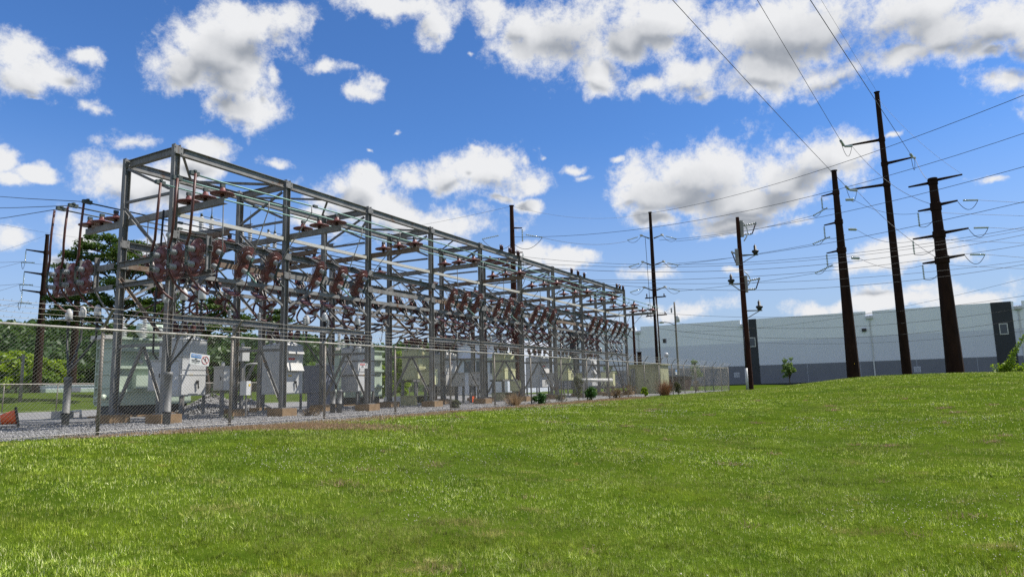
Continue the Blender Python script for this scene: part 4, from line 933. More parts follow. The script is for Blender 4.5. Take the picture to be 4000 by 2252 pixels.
def through(p0, p1, mid):
    """sag of the span p0-p1 that the survey reading mid asks for"""
    lo, hi = -3., 9.
    for _ in range(40):
        s = (lo+hi)/2; pts = sagged(p0, p1, s, 60); q = min(pts, key=lambda P: abs(project(P)[0]-mid[0]))
        if project(q)[1] < mid[1]: lo = s
        else: hi = s
    return sagged(p0, p1, s, 20)
def plane_hit(px, py, P, D):
    d = ray(px, py); a = np.array([[d[0], -D[0]], [d[1], -D[1]]]); s = np.linalg.solve(a, np.array([P[0]-CAM[0], P[1]-CAM[1]])); return Vector(CAM+d*s[0])
def loop(parent, p0, p1, drop, name='jumper'):
    return MB().tube([Vector(p0).lerp(Vector(p1), t)-Z*(drop*4*t*(1-t)) for t in [i/10 for i in range(11)]], .022, 6).build(name, M['wire'], parent, True)
# tall pole
T = pole('transmission_pole', 'tallest dark brown steel pole with three arms on the grassy crest', 'steel pole', (3545, 1470), 65, (3413, 362), .43, .21, M['weather'])
for i, (yr, sgn, px_, npx, lab) in enumerate(((545, -1, 3298, (2958, 0), 'top arm'), (640, 1, 3566, (3165, 0), 'middle arm'), (720, -1, 3318, (2640, 0), 'bottom arm'))):
    tip = arm(T, yr, AD*sgn, px_, .12, .15)
    q = plane_hit(*npx, tip, DD); dn = (q-tip).normalized(); e1 = tip+dn*1.7-Z*.05; string(T.t, tip+dn*.2, e1, 12, .125)
    tgt = [(3650, 800), (3640, 712), (3662, 1008)][i]; far = at(*tgt, 53); df = (far-tip); df.z = 0; df = df.normalized(); e2 = tip+df*1.65-Z*.35-DD*0; e2 = tip+(df*1.6-Z*.55); string(T.t, tip+(e2-tip)*.12, e2, 12, .125)
    loop(T.t, e1, e2, 1.35)
    wire(f'heavy conductor climbing out over the lawn from the {lab} of the tallest pole', sagged(e1, e1+(q-e1)*1.5, .0 if i != 2 else .25), .021)
    wire(f'slack conductor from the {lab} of the tallest pole to the stout double-armed pole', sagged(e2, far, 1.0 if i == 0 else .5), .019)
q = plane_hit(3207, 0, T.ax(T.top), DD); wire('thin shield wire climbing overhead from the tip of the tallest pole', sagged(T.ax(T.top+.1), T.ax(T.top)+(q-T.ax(T.top))*1.5, 0), .010)
# right-hand pole
Rp = pole('transmission_pole', 'stout dark brown steel pole with arms on both sides on the grassy crest', 'steel pole', (3733, 1462), 53, (3655, 705), .62, .29, M['weather'])
wire('thin shield wire from the tallest pole to the top arm of the stout pole', sagged(T.ax(T.top-.6), arm(Rp, 706, AD, 3760, .10, .12), .6), .010)
arm(Rp, 712, -AD, 3548, -.05, .12)
for i, (yr, px_, e) in enumerate(((802, 3742, (4000, 772)), (912, 3785, (4000, 873)), (1010, 3770, (4000, 993)))):
    tip = arm(Rp, yr, AD, px_, .12, .13); far = at(e[0]+420, e[1]-2, 60); d = (far-tip).normalized(); e1 = tip+d*.6; e2 = tip+d*2.3; string(Rp.t, e1, e2, 12, .075); loop(Rp.t, tip-Z*.1, e2, .7)
    wire(f'conductor leaving the {["upper", "middle", "lowest"][i]} lawn-side arm of the stout double-armed pole', sagged(e2, e2+(far-e2)*4, 1.2), .016)
Rtips = []
for i, (yr, px_, e) in enumerate(((812, 3585, (4000, 817)), (918, 3565, (4000, 927)), (1018, 3603, (4000, 1030)))):
    tip = arm(Rp, yr, -AD, px_, -.05, .12); Rtips.append(tip)
    b = tip-Z*1.25; string(Rp.t, tip-Z*.12, b, 9, .085); loop(Rp.t, b, Rp.ax(tip.z-.9)+AD*-.3, .25)
    far = at(e[0]+420, e[1]-2, 66); wire(f'conductor leaving the {["upper", "middle", "lowest"][i]} yard-side arm of the stout double-armed pole', sagged(Rp.ax(tip.z)-AD*.9+DD*.7, Rp.ax(tip.z)+(far-Rp.ax(tip.z))*4, 1.0), .016)
# mid crest pole
Mp = pole('transmission_pole', 'dark brown steel pole with short one-sided arms and hanging glass insulators on the crest', 'steel pole', (3336, 1478), 61, (3257, 668), .55, .22, M['weather'])
MB().box(Vector((Mp.x-.12, Mp.y-.57, Mp.g+1.3)), (.32, .02, .10)).build('number_plate', M['yellow'], Mp.t)
P5 = pole('riser_pole', 'slender dark pole with white conduit rising behind the control house', 'steel pole', (2572, 1415), 75, (2530, 830), .34, .16, M['weather'])
for i, (yr, px_, le, mid, lend) in enumerate(((752, 3208, (3176, 842), (2950, 896), (2640, 942)), (866, 3218, (3174, 953), (2955, 991), (2645, 1035)), (976, 3228, (3183, 1067), (2965, 1100), (2655, 1136)))):
    tip = arm(Mp, yr, -AD, px_, -.12, .10); b = tip-Z*1.15; string(Mp.t, tip-Z*.1, b, 8, .095)
    L = at(*lend, 75); root = Mp.ax(tip.z-1.1); d = (L-root).normalized(); s0 = root+d*.9; s1 = at(*le, 61.8); string(Mp.t, s0, s1, 10, .085); loop(Mp.t, s1, b, .35); loop(Mp.t, b, Mp.ax(b.z)+AD*.4, .2)
    wire(f'conductor sagging from the {["upper", "middle", "lower"][i]} insulators of the short-armed pole to the control house pole', through(s1, L, mid), .017)
    string(Mp.t, Mp.ax(b.z+.45)+AD*.75, Mp.ax(b.z+.25)+AD*1.45-DD*.4, 6, .13)
    wire(f'slack jumper between the two outer crest poles at {["upper", "middle", "lower"][i]} height', sagged(Mp.ax(b.z+.25)+AD*1.45-DD*.4, Rtips[i]-Z*.15, .55), .015)
    for s, ex in ((1, 0), (-1, 0)):
        y5 = (922, 1025, 1124)[i]; z5 = pz(P5, y5); e = P5.ax(z5)+Vector((s*1.15, -.25, .05)); MB().tube([P5.ax(z5)+Vector((s*.25, 0, -.25)), e], [.08, .05], 8).build('bracket', M['galv_beam'], P5.t, True)
        MB().box(e, (.5, .22, .16)).build('clamp', M['cab_grey_b'], P5.t); f = e+Vector((s*1.6, 0, -.5)); string(P5.t, e+Vector((s*.4, 0, -.15)), f, 9, .085); loop(P5.t, e, f, .5)
for zy in (1165, 1235):
    z = pz(P5, zy); MB().bar(P5.ax(z)+Vector((-1.15, -.4, .0)), P5.ax(z)+Vector((1.15, -.4, .15)), .11, .13).build('crossarm', M['weather'], P5.t)
    for s in (-1, 1): MB().ribbed(P5.ax(z)+Vector((s*.95, -.4, .08)), Z, .4, .05, .09, 4, 8).build('pin_insulator', M['porc_brown'], P5.t, True)
z = pz(P5, 1210); MB().tube([P5.ax(z)+Vector((-2.6, -.4, -.1)), P5.ax(z)+Vector((0, -.4, .1))], .07, 6).build('side_arm', M['weather'], P5.t)
MB().tube([P5.ax(P5.g)+Vector((.02, -.48, 0)), P5.ax(pz(P5, 1160))+Vector((-.06, -.40, 0))], .06, 8).build('conduit', M['spout'], P5.t, True)
MB().box(P5.ax(pz(P5, 1332))+Vector((.75, -.3, 0)), (.4, .3, .45)).build('fixture', M['dark_steel'], P5.t)
MB().bar(P5.ax(pz(P5, 930))+Vector((-.6, -.3, -9)), P5.ax(pz(P5, 930))+Vector((-.75, -.3, 0)), .04).build('ground_lead', M['wire'], P5.t)
# fuse pole
Q = pole('fuse_pole', 'dark brown pole carrying three fuse cutouts and three black arresters', 'steel pole', (2930, 1512), 60, (2897, 848), .31, .155, M['weather_red'], False)
for (xa, ya, xb, yb, s) in ((2952, 872, 2938, 913, 1), (2859, 985, 2874, 1025, -1), (2966, 1088, 2953, 1128, 1)):
    a, b = at(xa, ya, 60), at(xb, yb, 60); c = MB()
    ra, rb = Q.ax(a.z-.25), Q.ax(b.z-.05)
    f_ = MB().tube([b, a], .05, 8).build('fuse_tube', M['weather_red'], Q.t, True); MB().box(a, (.14, .14, .2)).build('cap', M['porc_grey'], f_)
    for r_, e in ((ra, a), (rb, b)): MB().ribbed(r_+(e-r_)*.3, e-r_, (e-r_).length*.66, .06, .10, 5, 8).build('insulator', M['porc_grey'], Q.t, True); MB().tube([r_, r_+(e-r_)*.32], .04, 6).build('bracket', M['galv_beam'], Q.t)
    MB().box(Q.ax((a.z+b.z)/2)+Vector((s*.30, -.05, 0)), (.16, .3, 1.5)).build('mount_plate', M['rod'], Q.t)
for (xc, yt_, yb, rx) in ((2951, 953, 993, 1), (2857, 1068, 1107, -1), (2967, 1170, 1210, 1)):
    b = at(xc, yb, 60); tz = at(xc, yt_, 60).z; h = tz-b.z
    o = MB().lathe(b, Z, [(0, .16), (h*.12, .20), (h*.26, .31), (h*.40, .27), (h*.44, .12), (h*.85, .12), (h*.86, .05), (h, .03)], 14).build('arrester', M['black'], Q.t, True)
    MB().chan(Q.ax(b.z-.04), b+Vector((rx*.25, 0, -.04)), .12, .09).build('bracket', M['rod'], Q.t); MB().angle(Q.ax(b.z-.85), b+Vector((0, 0, -.1)), .07).build('bracket', M['rod'], Q.t)
MB().tube(curve(Q.ax(Q.top-.3)+Vector((.25, -.1, 0)), Q.ax(Q.top-2.2)+Vector((.4, -.1, 0)), Vector((.45, 0, 0))), .05, 8).build('white_lead', M['white_porc'], Q.t, True)
MB().tube(curve(Q.ax(pz(Q, 1062))+Vector((.2, -.2, 0)), Q.ax(pz(Q, 1115))+Vector((.45, -.2, 0)), Vector((.3, 0, .0))), .05, 8).build('white_lead', M['white_porc'], Q.t, True)
MB().tube([Q.ax(Q.g)+Vector((-.35, -.35, 0)), Q.ax(Q.g+1.9)+Vector((-.34, -.35, 0))], .12, 10).build('cable_guard', M['cab_grey'], Q.t, True)
MB().tube([Q.ax(Q.g+1.9)+Vector((-.34, -.35, 0)), Q.ax(pz(Q, 1262))+Vector((-.28, -.25, 0))], .05, 8).build('riser_cable', M['black'], Q.t, True)
# pole behind the frame
P6 = pole('transmission_pole', 'tall reddish-brown steel pole standing directly behind the frame', 'steel pole', (2016, 1480), 60, (1993, 805), .38, .17, M['weather_red'])
for (y6, s) in ((890, 1), (985, 1)):
    z6 = pz(P6, y6); e = P6.ax(z6)+Vector((s*.9, -.1, -.05)); MB().tube([P6.ax(z6), e], [.08, .05], 8).build('arm', M['weather_red'], P6.t, True); string(P6.t, e-Z*.1, e-Z*1.25, 8, .085)
for s, n in ((1, 'right'), (-1, 'left')):
    z6 = pz(P6, 922); e = P6.ax(z6)+Vector((s*1.2, 0, .1)); f = P6.ax(z6)+Vector((s*2.7, 0, -.2)); string(P6.t, e, f, 9, .08); loop(P6.t, f, P6.ax(z6-.6), .8)
# slim pole, timber pole, lamps
SP = pole('slim_pole', 'thin rusty pole with a disc on top before the control house', 'steel pole', (2484, 1470), 62, (2470, 1209), .13, .10, M['weather_red'], False)
MB().box(SP.ax(pz(SP, 1287))+Vector((-.25, -.1, 0)), (.6, .3, .22)).build('clamp', M['white_porc'], SP.t)
MB().lathe(SP.ax(SP.top)+Vector((-.0, 0, .0)), Z, [(0, .06), (.1, .06), (.1, .55), (.16, .5), (.22, .12), (.34, .1)], 16).build('guard_disc', M['guard'], SP.t, True)
ST = pole('short_post', 'short dark post behind the control house', 'post', (2502, 1470), 66, (2500, 1376), .22, .2, M['weather'], True, None)
WP = pole('timber_pole', 'grey timber pole with a transformer can and a street lamp arm', 'timber pole', (2655, 1530), 88, (2645, 1179), .155, .11, M['wood_pole'], False, None)
MB().lathe(WP.ax(pz(WP, 1258))+Vector((.28, -.2, 0)), Z, [(0, .2), (.02, .23), (.75, .23), (.8, .12), (.95, .05)], 12).build('transformer_can', M['cab_grey'], WP.t, True)
la = WP.ax(pz(WP, 1270)); MB().tube([la, la+Vector((-.9, -.2, .35)), la+Vector((-1.6, -.3, .42))], .045, 8).build('lamp_arm', M['rod'], WP.t, True)
MB().lathe(la+Vector((-1.5, -.3, .42)), Vector((-1, -.1, -.05)), [(0, .07), (.1, .14), (.5, .15), (.72, .05)], 10).build('lamp_head', M['cab_grey_b'], WP.t, True)
MB().box(WP.ax(pz(WP, 1212))+Vector((-.45, -.1, 0)), (.2, .15, .6)).build('cutout', M['porc_grey'], WP.t)
g = at(2614, 1520, 62); LP = thing('yard_lamp', 'slim post with a round yard lamp beside the control house', 'lamp post', (g.x, g.y, 0)); lz = at(2612, 1390, 62).z
MB().tube([Vector((g.x, g.y, 0)), Vector((g.x, g.y, lz-.3)), Vector((g.x-.05, g.y, lz))], .035, 8).build('post', M['rod'], LP, True); MB().lathe((g.x-.1, g.y, lz-.1), Z, [(0, .05), (.05, .18), (.25, .22), (.38, .16), (.42, .03)], 12).build('lamp_head', M['white_porc'], LP, True)
# left poles
P7 = pole('transmission_pole', 'brown steel pole with one-sided arms standing clear of the trees beyond the yard', 'steel pole', (140, 1535), 75, (172, 918), .47, .18, M['weather'])
P9 = pole('transmission_pole', 'dark steel pole half hidden in the big pine', 'steel pole', (277, 1538), 82, (311, 930), .50, .20, M['weather'])
LA = Vector((-.96, -.1, 0)); tips7, tips9 = [], []
for yr, px_ in ((986, 101), (1072, 94), (1143, 86)): tips7.append(arm(P7, yr, LA, px_, .35, .12))
for yr, px_ in ((985, 248), (1075, 240), (1145, 233)): tips9.append(arm(P9, yr, LA, px_, .25, .12))
for i in range(3):
    for tt, pp in ((tips7[i], P7), (tips9[i], P9)): string(pp.t, tt-Z*.1, tt-Z*1.35, 9, .07)
    a, b = tips7[i]-Z*1.35, tips9[i]-Z*1.35; n = ['upper', 'middle', 'lower'][i]
    c = P7.ax(a.z-.2)+Vector((-.9, -.4, 0)); string(P7.t, c, c+Vector((-1.2, -.4, .0)), 9, .10); loop(P7.t, c+Vector((-1.2, -.4, 0)), a, .8)
    wire(f'conductor hung from the {n} arm of the open-standing pole, running away from the trees', sagged(a, a+(at(-300, [940, 1040, 1150][i], 62)-a)*4, 2.5), .018)
    wire(f'conductor between the {n} arms of the open-standing pole and the pine-hidden pole', sagged(a, b, .35), .018)
    wire(f'conductor descending from the glass strings of the open-standing pole, {n} of three', sagged(c+Vector((-1.2, -.4, 0)), c+(at(-280, [1085, 1190, 1290][i], 58)-c)*3, .8), .016)
    wire(f'thin line from the open-standing pole shaft into the pines, {n} of three', sagged(P7.ax(a.z+.3), at([680, 700, 720][i], [985, 1040, 1105][i], 95), .8), .014)
wire('thin shield wire at the top of the pole in the pine', sagged(P9.ax(P9.top), P9.ax(P9.top)+(at(-300, 756, 60)-P9.ax(P9.top))*3, 1.5), .011)
wire('thin shield wire at the top of the open-standing pole', sagged(P7.ax(P7.top), P7.ax(P7.top)+(at(-300, 1030, 60)-P7.ax(P7.top))*3, 1.2), .011)
for j, (cx, ey) in enumerate(((0, 0), (1, 0), (2, 0))):
    vi = [4.35, 3.71, 2.98][j]; wire(f'line leaving the clamped end of the {["outermost", "middle", "innermost"][j]} far-side bus tube', sagged(S(-.75, vi, 6.44), S(-.75, vi, 6.44)+(at(-300, [815, 736, 664][j], 40)-S(-.75, vi, 6.44))*4, 1.5), .012)
# long lines sweeping right to left
LONG = [('topmost long line crossing before the crest poles to the control house pole top', (4250, 270), 34, (2532, 833), 75, (3000, 724), .019),
 ('second long line crossing before the crest poles, ending at the pole behind the frame', (4250, 434), 34, (2000, 925), 60, (2500, 893), .016),
 ('third long line crossing before the crest poles, ending at the upper control house pole bracket', (4250, 580), 36, (2575, 938), 75, (3000, 888), .018),
 ('fourth long line crossing before the crest poles, ending at the middle control house pole bracket', (4250, 728), 38, (2590, 1032), 75, (3000, 988), .018),
 ('fifth long line crossing before the crest poles, upper of a close pair', (4250, 838), 40, (2027, 1000), 60, (3000, 1019), .014),
 ('sixth long line crossing before the crest poles, lower of a close pair', (4250, 845), 41, (2090, 1028), 45, (3000, 1029), .012),
 ('seventh long line crossing before the crest poles, ending at the first roof beam insulators', (4250, 862), 42, (2140, 1046), 46, (3000, 1050), .015),
 ('eighth long line crossing before the crest poles, ending at the last roof beam insulators', (4250, 912), 44, (2300, 1092), 53, (3000, 1075), .015),
 ('ninth long line crossing before the crest poles, just above the lowest of them', (4250, 983), 46, (2320, 1098), 54, (3000, 1103), .013),
 ('tenth and lowest long line crossing before the crest poles to the frame', (4250, 985), 46, (2345, 1107), 55, (3000, 1132), .015),
 ('thin service line slanting over the warehouse roofline to the timber pole', (4250, 1018), 60, (2655, 1295), 88, (3520, 1197), .013),
 ('upper service cable passing before the warehouse roofline', (4250, 1112), 58, (2572, 1221), 75, (3500, 1215), .016),
 ('second service cable passing before the warehouse wall', (4250, 1158), 58, (2580, 1255), 75, (3497, 1265), .016),
 ('third service cable passing before the warehouse wall', (4250, 1200), 58, (2572, 1282), 75, (3531, 1304), .016),
 ('lowest thin service cable across the warehouse wall', (4250, 1262), 58, (2655, 1312), 88, (3357, 1340), .012)]
for lab, e, Y1, s, Y0, mid, r in LONG: pts = through(at(*s, Y0), at(*e, Y1), mid); d = pts[-1]-pts[-2]; wire(lab, pts+[pts[-1]+d*k for k in range(2, 14, 2)], r)
wire('shield wire between the pole behind the frame and the pole behind the control house', sagged(P6.ax(P6.top), P5.ax(P5.top), .9), .011)
wire('shield wire running from the pole behind the frame over the bus tubes', sagged(P6.ax(P6.top), at(1120, 935, 75), .6), .011)
wire('conductor between the pole behind the frame and the pole behind the control house', sagged(P6.ax(pz(P6, 922))+Vector((2.7, 0, -.2)), P5.ax(pz(P5, 922))+Vector((-2.75, 0, -.5)), .5), .017)
wire('thin line from the timber pole top toward the control house', sagged(WP.ax(WP.top-.5), at(2480, 1240, 70), .4), .012)
wire('slack line from the timber pole to the pole behind the control house', sagged(WP.ax(pz(WP, 1280)), at(2580, 1320, 75), .8), .014)
wire('slack low line from the slim rusty pole to the pole behind the control house', sagged(SP.ax(pz(SP, 1315)), at(2560, 1320, 75), .5), .013)
for i, (x0, y0, x1, y1) in enumerate(((1100, 985, 1480, 905), (1100, 1015, 1480, 930), (1090, 1180, 1620, 1135))):
    wire(f'thin line far behind the frame, {ORD[i]} from the top', sagged(at(x0, y0, 58), at(x1, y1, 58), .5), .011)
# dead-end insulators bolted to the roof beam
for i, a in enumerate((18.2, 19.1, 20.0, 27.0, 28.0, 29.0, 35.0, 35.6, 36.3)):
    o = MB()
    for q in range(3): o.lathe(S(a+.12*q, -.05, HT+.14), UU*.6-VV, [(0, .03), (.02, .17), (.06, .16), (.08, .03)], 12)
    q = o.build('post_insulator', M['porc_brown'], fr, True)
    p = S(a-.3, .35, HT-.62); ins = MB().lathe(p, Z, [(0, .05), (.05, .30), (.07, .31), (.12, .14), (.2, .06), (.30, .05)], 18).build('guard_disc', M['guard'], q, True)
# ------------------------------------------------------------------ far left props
g0, g1 = at(178, 1530, 74), at(372, 1530, 78); gz_ = float(ground(g0.x, g0.y)); mid = (g0+g1)/2; d = (g1-g0); d.z = 0; L = d.length; d.normalize(); nn = Vector((-d.y, d.x, 0))
t = thing('storage_shed', 'long low pale storage shed beyond the back fence', 'shed', (mid.x, mid.y, gz_)); ax = (d, nn, Z); base = Vector((mid.x, mid.y, gz_)); top = at(265, 1503, 76).z-gz_
MB().box(base+nn*1.2+Z*(top*.25), (L, 2.4, top*.5), ax).build('lower_wall', M['trafo'], t); MB().box(base+nn*1.2+Z*(top*.5+.001+top*.2), (L, 2.38, top*.4), ax).build('upper_wall', M['wh_mid'], t); MB().box(base+nn*1.2+Z*(top*.95), (L+.2, 2.6, top*.08), ax).build('roof', M['wh_light'], t)
MB().box(base-nn*.02+Z*(top*.35)+d*(L*.1), (.9, .03, top*.6), ax).build('door', M['wh_dark'], t)
b = at(80, 1540, 58); gz_ = float(ground(b.x, b.y)); tz = at(90, 1384, 58).z; t = thing('timber_post', 'weathered timber post with slack wires beyond the back fence', 'post', (b.x, b.y, gz_))
MB().lathe((b.x, b.y, gz_-.1), Z, [(0, .15), (tz-gz_+.1, .11)], 10).build('shaft', M['wood_pole'], t, True); MB().box((b.x, b.y-.1, tz-.25), (.7, .12, .12)).build('crossarm', M['wood_pole'], t)
wire('upper slack wire on the timber post', sagged(Vector((b.x, b.y, tz-.2)), Vector((b.x, b.y, tz-.2))+(at(-300, 1450, 50)-Vector((b.x, b.y, tz-.2)))*2.5, .5), .03); wire('lower slack wire on the timber post', sagged(Vector((b.x, b.y, tz-1.6)), Vector((b.x, b.y, tz-1.6))+(at(-300, 1470, 50)-Vector((b.x, b.y, tz-1.6)))*2.5, .4), .03)
# ------------------------------------------------------------------ vegetation
def leaf_cloud(centres, radii, per, size, flat=.7, r=rng, droop=0.0):
    """leaf quads scattered through clumps; returns local verts, faces"""
    centres = np.asarray(centres, float); radii = np.asarray(radii, float); n = np.maximum(3, (per*(radii/radii.mean())**2)).astype(int)
    idx = np.repeat(np.arange(len(centres)), n); N = len(idx)
    d = r.normal(0, 1, (N, 3)); d /= np.linalg.norm(d, axis=1)[:, None]; q = r.random(N)**.45
    p = centres[idx]+d*(radii[idx]*q)[:, None]*np.array([1, 1, flat])
    a = r.normal(0, 1, (N, 3)); a[:, 2] *= .6; a /= np.linalg.norm(a, axis=1)[:, None]; b = np.cross(a, d+r.normal(0, .5, (N, 3))); b /= np.maximum(np.linalg.norm(b, axis=1), 1e-6)[:, None]
    s = size*r.uniform(.55, 1.3, N)[:, None]; a *= s*.62; b *= s*.38
    P = np.stack([p-a, p+b*.9-a*.1, p+a, p-b*.9-a*.1], 1); return P.reshape(-1, 3), np.arange(N*4).reshape(-1, 4)
def limb_tree(t, pts_list, m, rs):
    mb = MB()
    for pts, r0, r1 in pts_list: mb.tube(pts, [r0+(r1-r0)*i/(len(pts)-1) for i in range(len(pts))], 8)
    return mb.build('trunk', m, t, True)
def tree(name, label, cat, x, y, H, rad, m, seed, base=.25, clumps=40, per=60, size=.35, squash=.7, group=None, trunk_r=.2, lean=(0, 0), core=.55, clr=.30, gap=.0):
    r = np.random.default_rng(seed); z0 = float(ground(x, y)); t = thing(name, label, cat, (x, y, z0), 0, group)
    hc, hr = H*(base+1)/2, H*(1-base)/2; cs, rr = [], []
    while len(cs) < clumps:
        d = r.normal(0, 1, 3); d /= np.linalg.norm(d); q = r.uniform(core, 1.0)**.7; c = np.array([d[0]*rad*q, d[1]*rad*q, hc+d[2]*hr*q*.88])
        w = 1-.35*max(0, (c[2]-hc)/hr)**2; c[:2] *= w*r.uniform(.78, 1.12); cs.append(c); rr.append(rad*clr*r.uniform(.6, 1.25))
    cs = np.array(cs); cs[:, 0] += lean[0]*cs[:, 2]; cs[:, 1] += lean[1]*cs[:, 2]; rr = np.array(rr)
    L = []; top = Vector((lean[0]*H*.8, lean[1]*H*.8, H*.8)); o = Vector((x, y, z0))
    L.append(([o+Vector((0, 0, -.1)), o+top*.35+Vector((r.uniform(-.02, .02)*H, 0, 0)), o+top*.7, o+top], trunk_r, trunk_r*.25))
    for c in cs[::max(1, clumps//14)]:
        s = min(.8, max(.12, c[2]/H*.65)); p = top*(s/.8*.8); L.append(([o+p, o+p.lerp(Vector(c), .55)+Vector((0, 0, .03*H)), o+Vector(c)], trunk_r*.42*(1.1-s), trunk_r*.08))
    limb_tree(t, L, M['bark'], 8)
    P, F = leaf_cloud(cs, rr, per, size, squash, r); np_mesh('crown', P, F, m, t); return t
def px_tree(name, label, cat, px_, ytop, Y, radpx, m, seed, **k):
    b = at(px_, 1530, Y); H = at(px_, ytop, Y).z-float(ground(b.x, b.y)); return tree(name, label, cat, b.x, b.y, H, radpx/FPX*Y, m, seed, **k)
# big pines: flat uneven boughs with sky gaps
def pine(label, px_, Y, boughs, seed, tr=.42):
    r = np.random.default_rng(seed); b = at(px_, 1530, Y); z0 = float(ground(b.x, b.y)); o = Vector((b.x, b.y, z0)); t = thing('pine_tree', label, 'pine tree', o, 0, 'pines behind the frame')
    cs, rr, L = [], [], []; zt = max(at(px_, y, Y).z for _, y, _, _ in boughs); n = 7
    spine = [o+Vector((.25*math.sin(i*1.3), .2*math.cos(i), (zt-z0)*.93*i/n)) for i in range(n+1)]; L.append((spine, tr, tr*.2))
    for (bx, by, w, h) in boughs:
        c = at(bx, by, Y+r.uniform(-2.0, 2.0)); w, h = w/FPX*Y, h/FPX*Y; k = max(9, int(w*h*3.0))
        for _ in range(k):
            th = r.uniform(0, 6.283); q = r.random()**.55; cs.append(np.array([c.x+math.cos(th)*w*q, c.y+math.sin(th)*w*.75*q, c.z+r.normal(0, .33)*h]) - np.array(o)); rr.append(r.uniform(.5, 1.0))
        zz = max(.15*(zt-z0), (c.z-z0)*.86); s = spine[min(n, int(zz/((zt-z0)*.93)*n))]; mid = s.lerp(c, .5)+Vector((0, 0, .25)); L.append(([s, mid, c], tr*.30, tr*.07))
        for _ in range(3): e = c+Vector((r.uniform(-w, w)*.75, r.uniform(-w, w)*.5, r.uniform(-h, h)*.4)); L.append(([mid.lerp(c, .4), e], tr*.10, tr*.03))
    limb_tree(t, L, M['bark'], 8); P, F = leaf_cloud(np.array(cs), np.array(rr), 84, .24, .42, r); np_mesh('crown', P, F, M['pine'], t); return t
pine('large dark green pine with a rounded uneven crown behind the first rear column', 455, 62,
     [(400, 925, 55, 22), (450, 950, 70, 26), (350, 965, 55, 22), (420, 1005, 95, 24), (310, 1000, 45, 18), (500, 985, 60, 22), (545, 965, 40, 20), (575, 1010, 55, 22), (285, 1045, 60, 20), (370, 1050, 80, 22), (480, 1045, 85, 26), (580, 1060, 60, 22), (250, 1095, 40, 16), (330, 1110, 65, 16), (440, 1100, 70, 20), (550, 1110, 75, 20), (610, 1130, 40, 14), (240, 1165, 45, 14), (350, 1160, 75, 16), (300, 1200, 70, 16), (430, 1180, 55, 14), (560, 1185, 70, 16), (230, 1225, 45, 14), (340, 1245, 60, 14), (610, 1210, 55, 16), (500, 1230, 60, 14), (240, 1265, 50, 12), (660, 1150, 30, 12)], 3)
pine('lower dark pine with two humps behind the second column', 800, 70,
     [(862, 1180, 40, 16), (800, 1200, 40, 16), (900, 1205, 40, 16), (650, 1190, 50, 20), (640, 1230, 60, 20), (740, 1235, 60, 20), (840, 1235, 65, 20), (930, 1245, 50, 18), (610, 1270, 70, 20), (700, 1280, 70, 20), (800, 1275, 75, 20), (900, 1285, 70, 20), (980, 1270, 40, 16)], 4, .3)
pine('small dark pine crown showing between the second and third columns', 1085, 84, [(1085, 1215, 26, 12), (1060, 1240, 40, 14), (1110, 1245, 40, 14), (1085, 1270, 55, 16), (1130, 1280, 40, 14), (1050, 1285, 40, 14)], 5, .25)
TG = 'leafy trees beyond the back fence'
TT = [(-70, 1330, 86, 110, 'leaf_bright', 'bright leafy tree beyond the timber post, outermost of the leafy trees'), (60, 1300, 90, 90, 'leaf_bright', 'bright green leafy tree between the timber post and the open-standing pole'),
      (215, 1350, 84, 75, 'leaf_bright', 'sunny yellow-green tree between the open-standing pole and the storage shed'), (165, 1400, 80, 60, 'leaf_mid', 'rounded mid-green shrub tree behind the open-standing pole'),
      (335, 1390, 92, 80, 'leaf_mid', 'mid-green tree above the pale storage shed'), (430, 1330, 88, 95, 'leaf_dark', 'dark tree behind the valve end of the front transformer'),
      (560, 1345, 88, 95, 'leaf_dark', 'dark tree behind the middle of the front transformer'), (690, 1330, 86, 90, 'leaf_dark', 'dark tree seen past the NO TRESPASSING sign'),
      (800, 1340, 84, 85, 'leaf_dark', 'dark tree above the larger gravel heap'), (910, 1335, 86, 85, 'leaf_dark', 'dark tree behind the second column'),
      (1010, 1350, 90, 80, 'leaf_mid', 'mid-green tree between the narrow grey box and the first hooded cabinet'), (1210, 1370, 92, 75, 'leaf_mid', 'mid-green tree between the first hooded cabinet and the dark enclosure'),
      (1310, 1385, 96, 60, 'leaf_bright', 'bright shrub tree behind the farther transformer'), (1490, 1365, 70, 55, 'leaf_bright', 'bright leafy tree between the banded cabinet and the first green cabinet'), (1570, 1310, 66, 40, 'leaf_bright', 'slim bright tree rising above the first green cabinet'), (1450, 1420, 74, 50, 'leaf_mid', 'low mid-green tree beyond the banded cabinet')]
for i, (px_, yt_, Y, rp, mk, lab) in enumerate(TT):
    px_tree('leafy_tree', lab, 'tree', px_, yt_+48, Y, rp, M[mk], 40+i, base=.04, clumps=64, per=62, size=.42, squash=.75, group=TG, core=.4, clr=.26, trunk_r=.16)
px_tree('young_tree', 'slender young tree with a staked stem before the warehouse, between crest and fence', 'young tree', 3090, 1383, 72, 30, M['leaf_young'], 71, base=.12, clumps=30, per=26, size=.19, squash=.9, group='young trees by the warehouse', trunk_r=.05, core=.15, clr=.32, lean=(-.02, 0))
px_tree('young_tree', 'slender young tree seen through the far fence corner', 'young tree', 2718, 1402, 80, 30, M['leaf_young'], 72, base=.15, clumps=28, per=22, size=.2, squash=.9, group='young trees by the warehouse', trunk_r=.05, core=.15, clr=.32, lean=(.02, 0))
px_tree('young_tree', 'faint young tree behind the last bay of the frame', 'young tree', 2380, 1415, 82, 26, M['leaf_young'], 73, base=.15, clumps=24, per=22, size=.2, squash=.9, group='young trees by the warehouse', trunk_r=.05, core=.15, clr=.32)
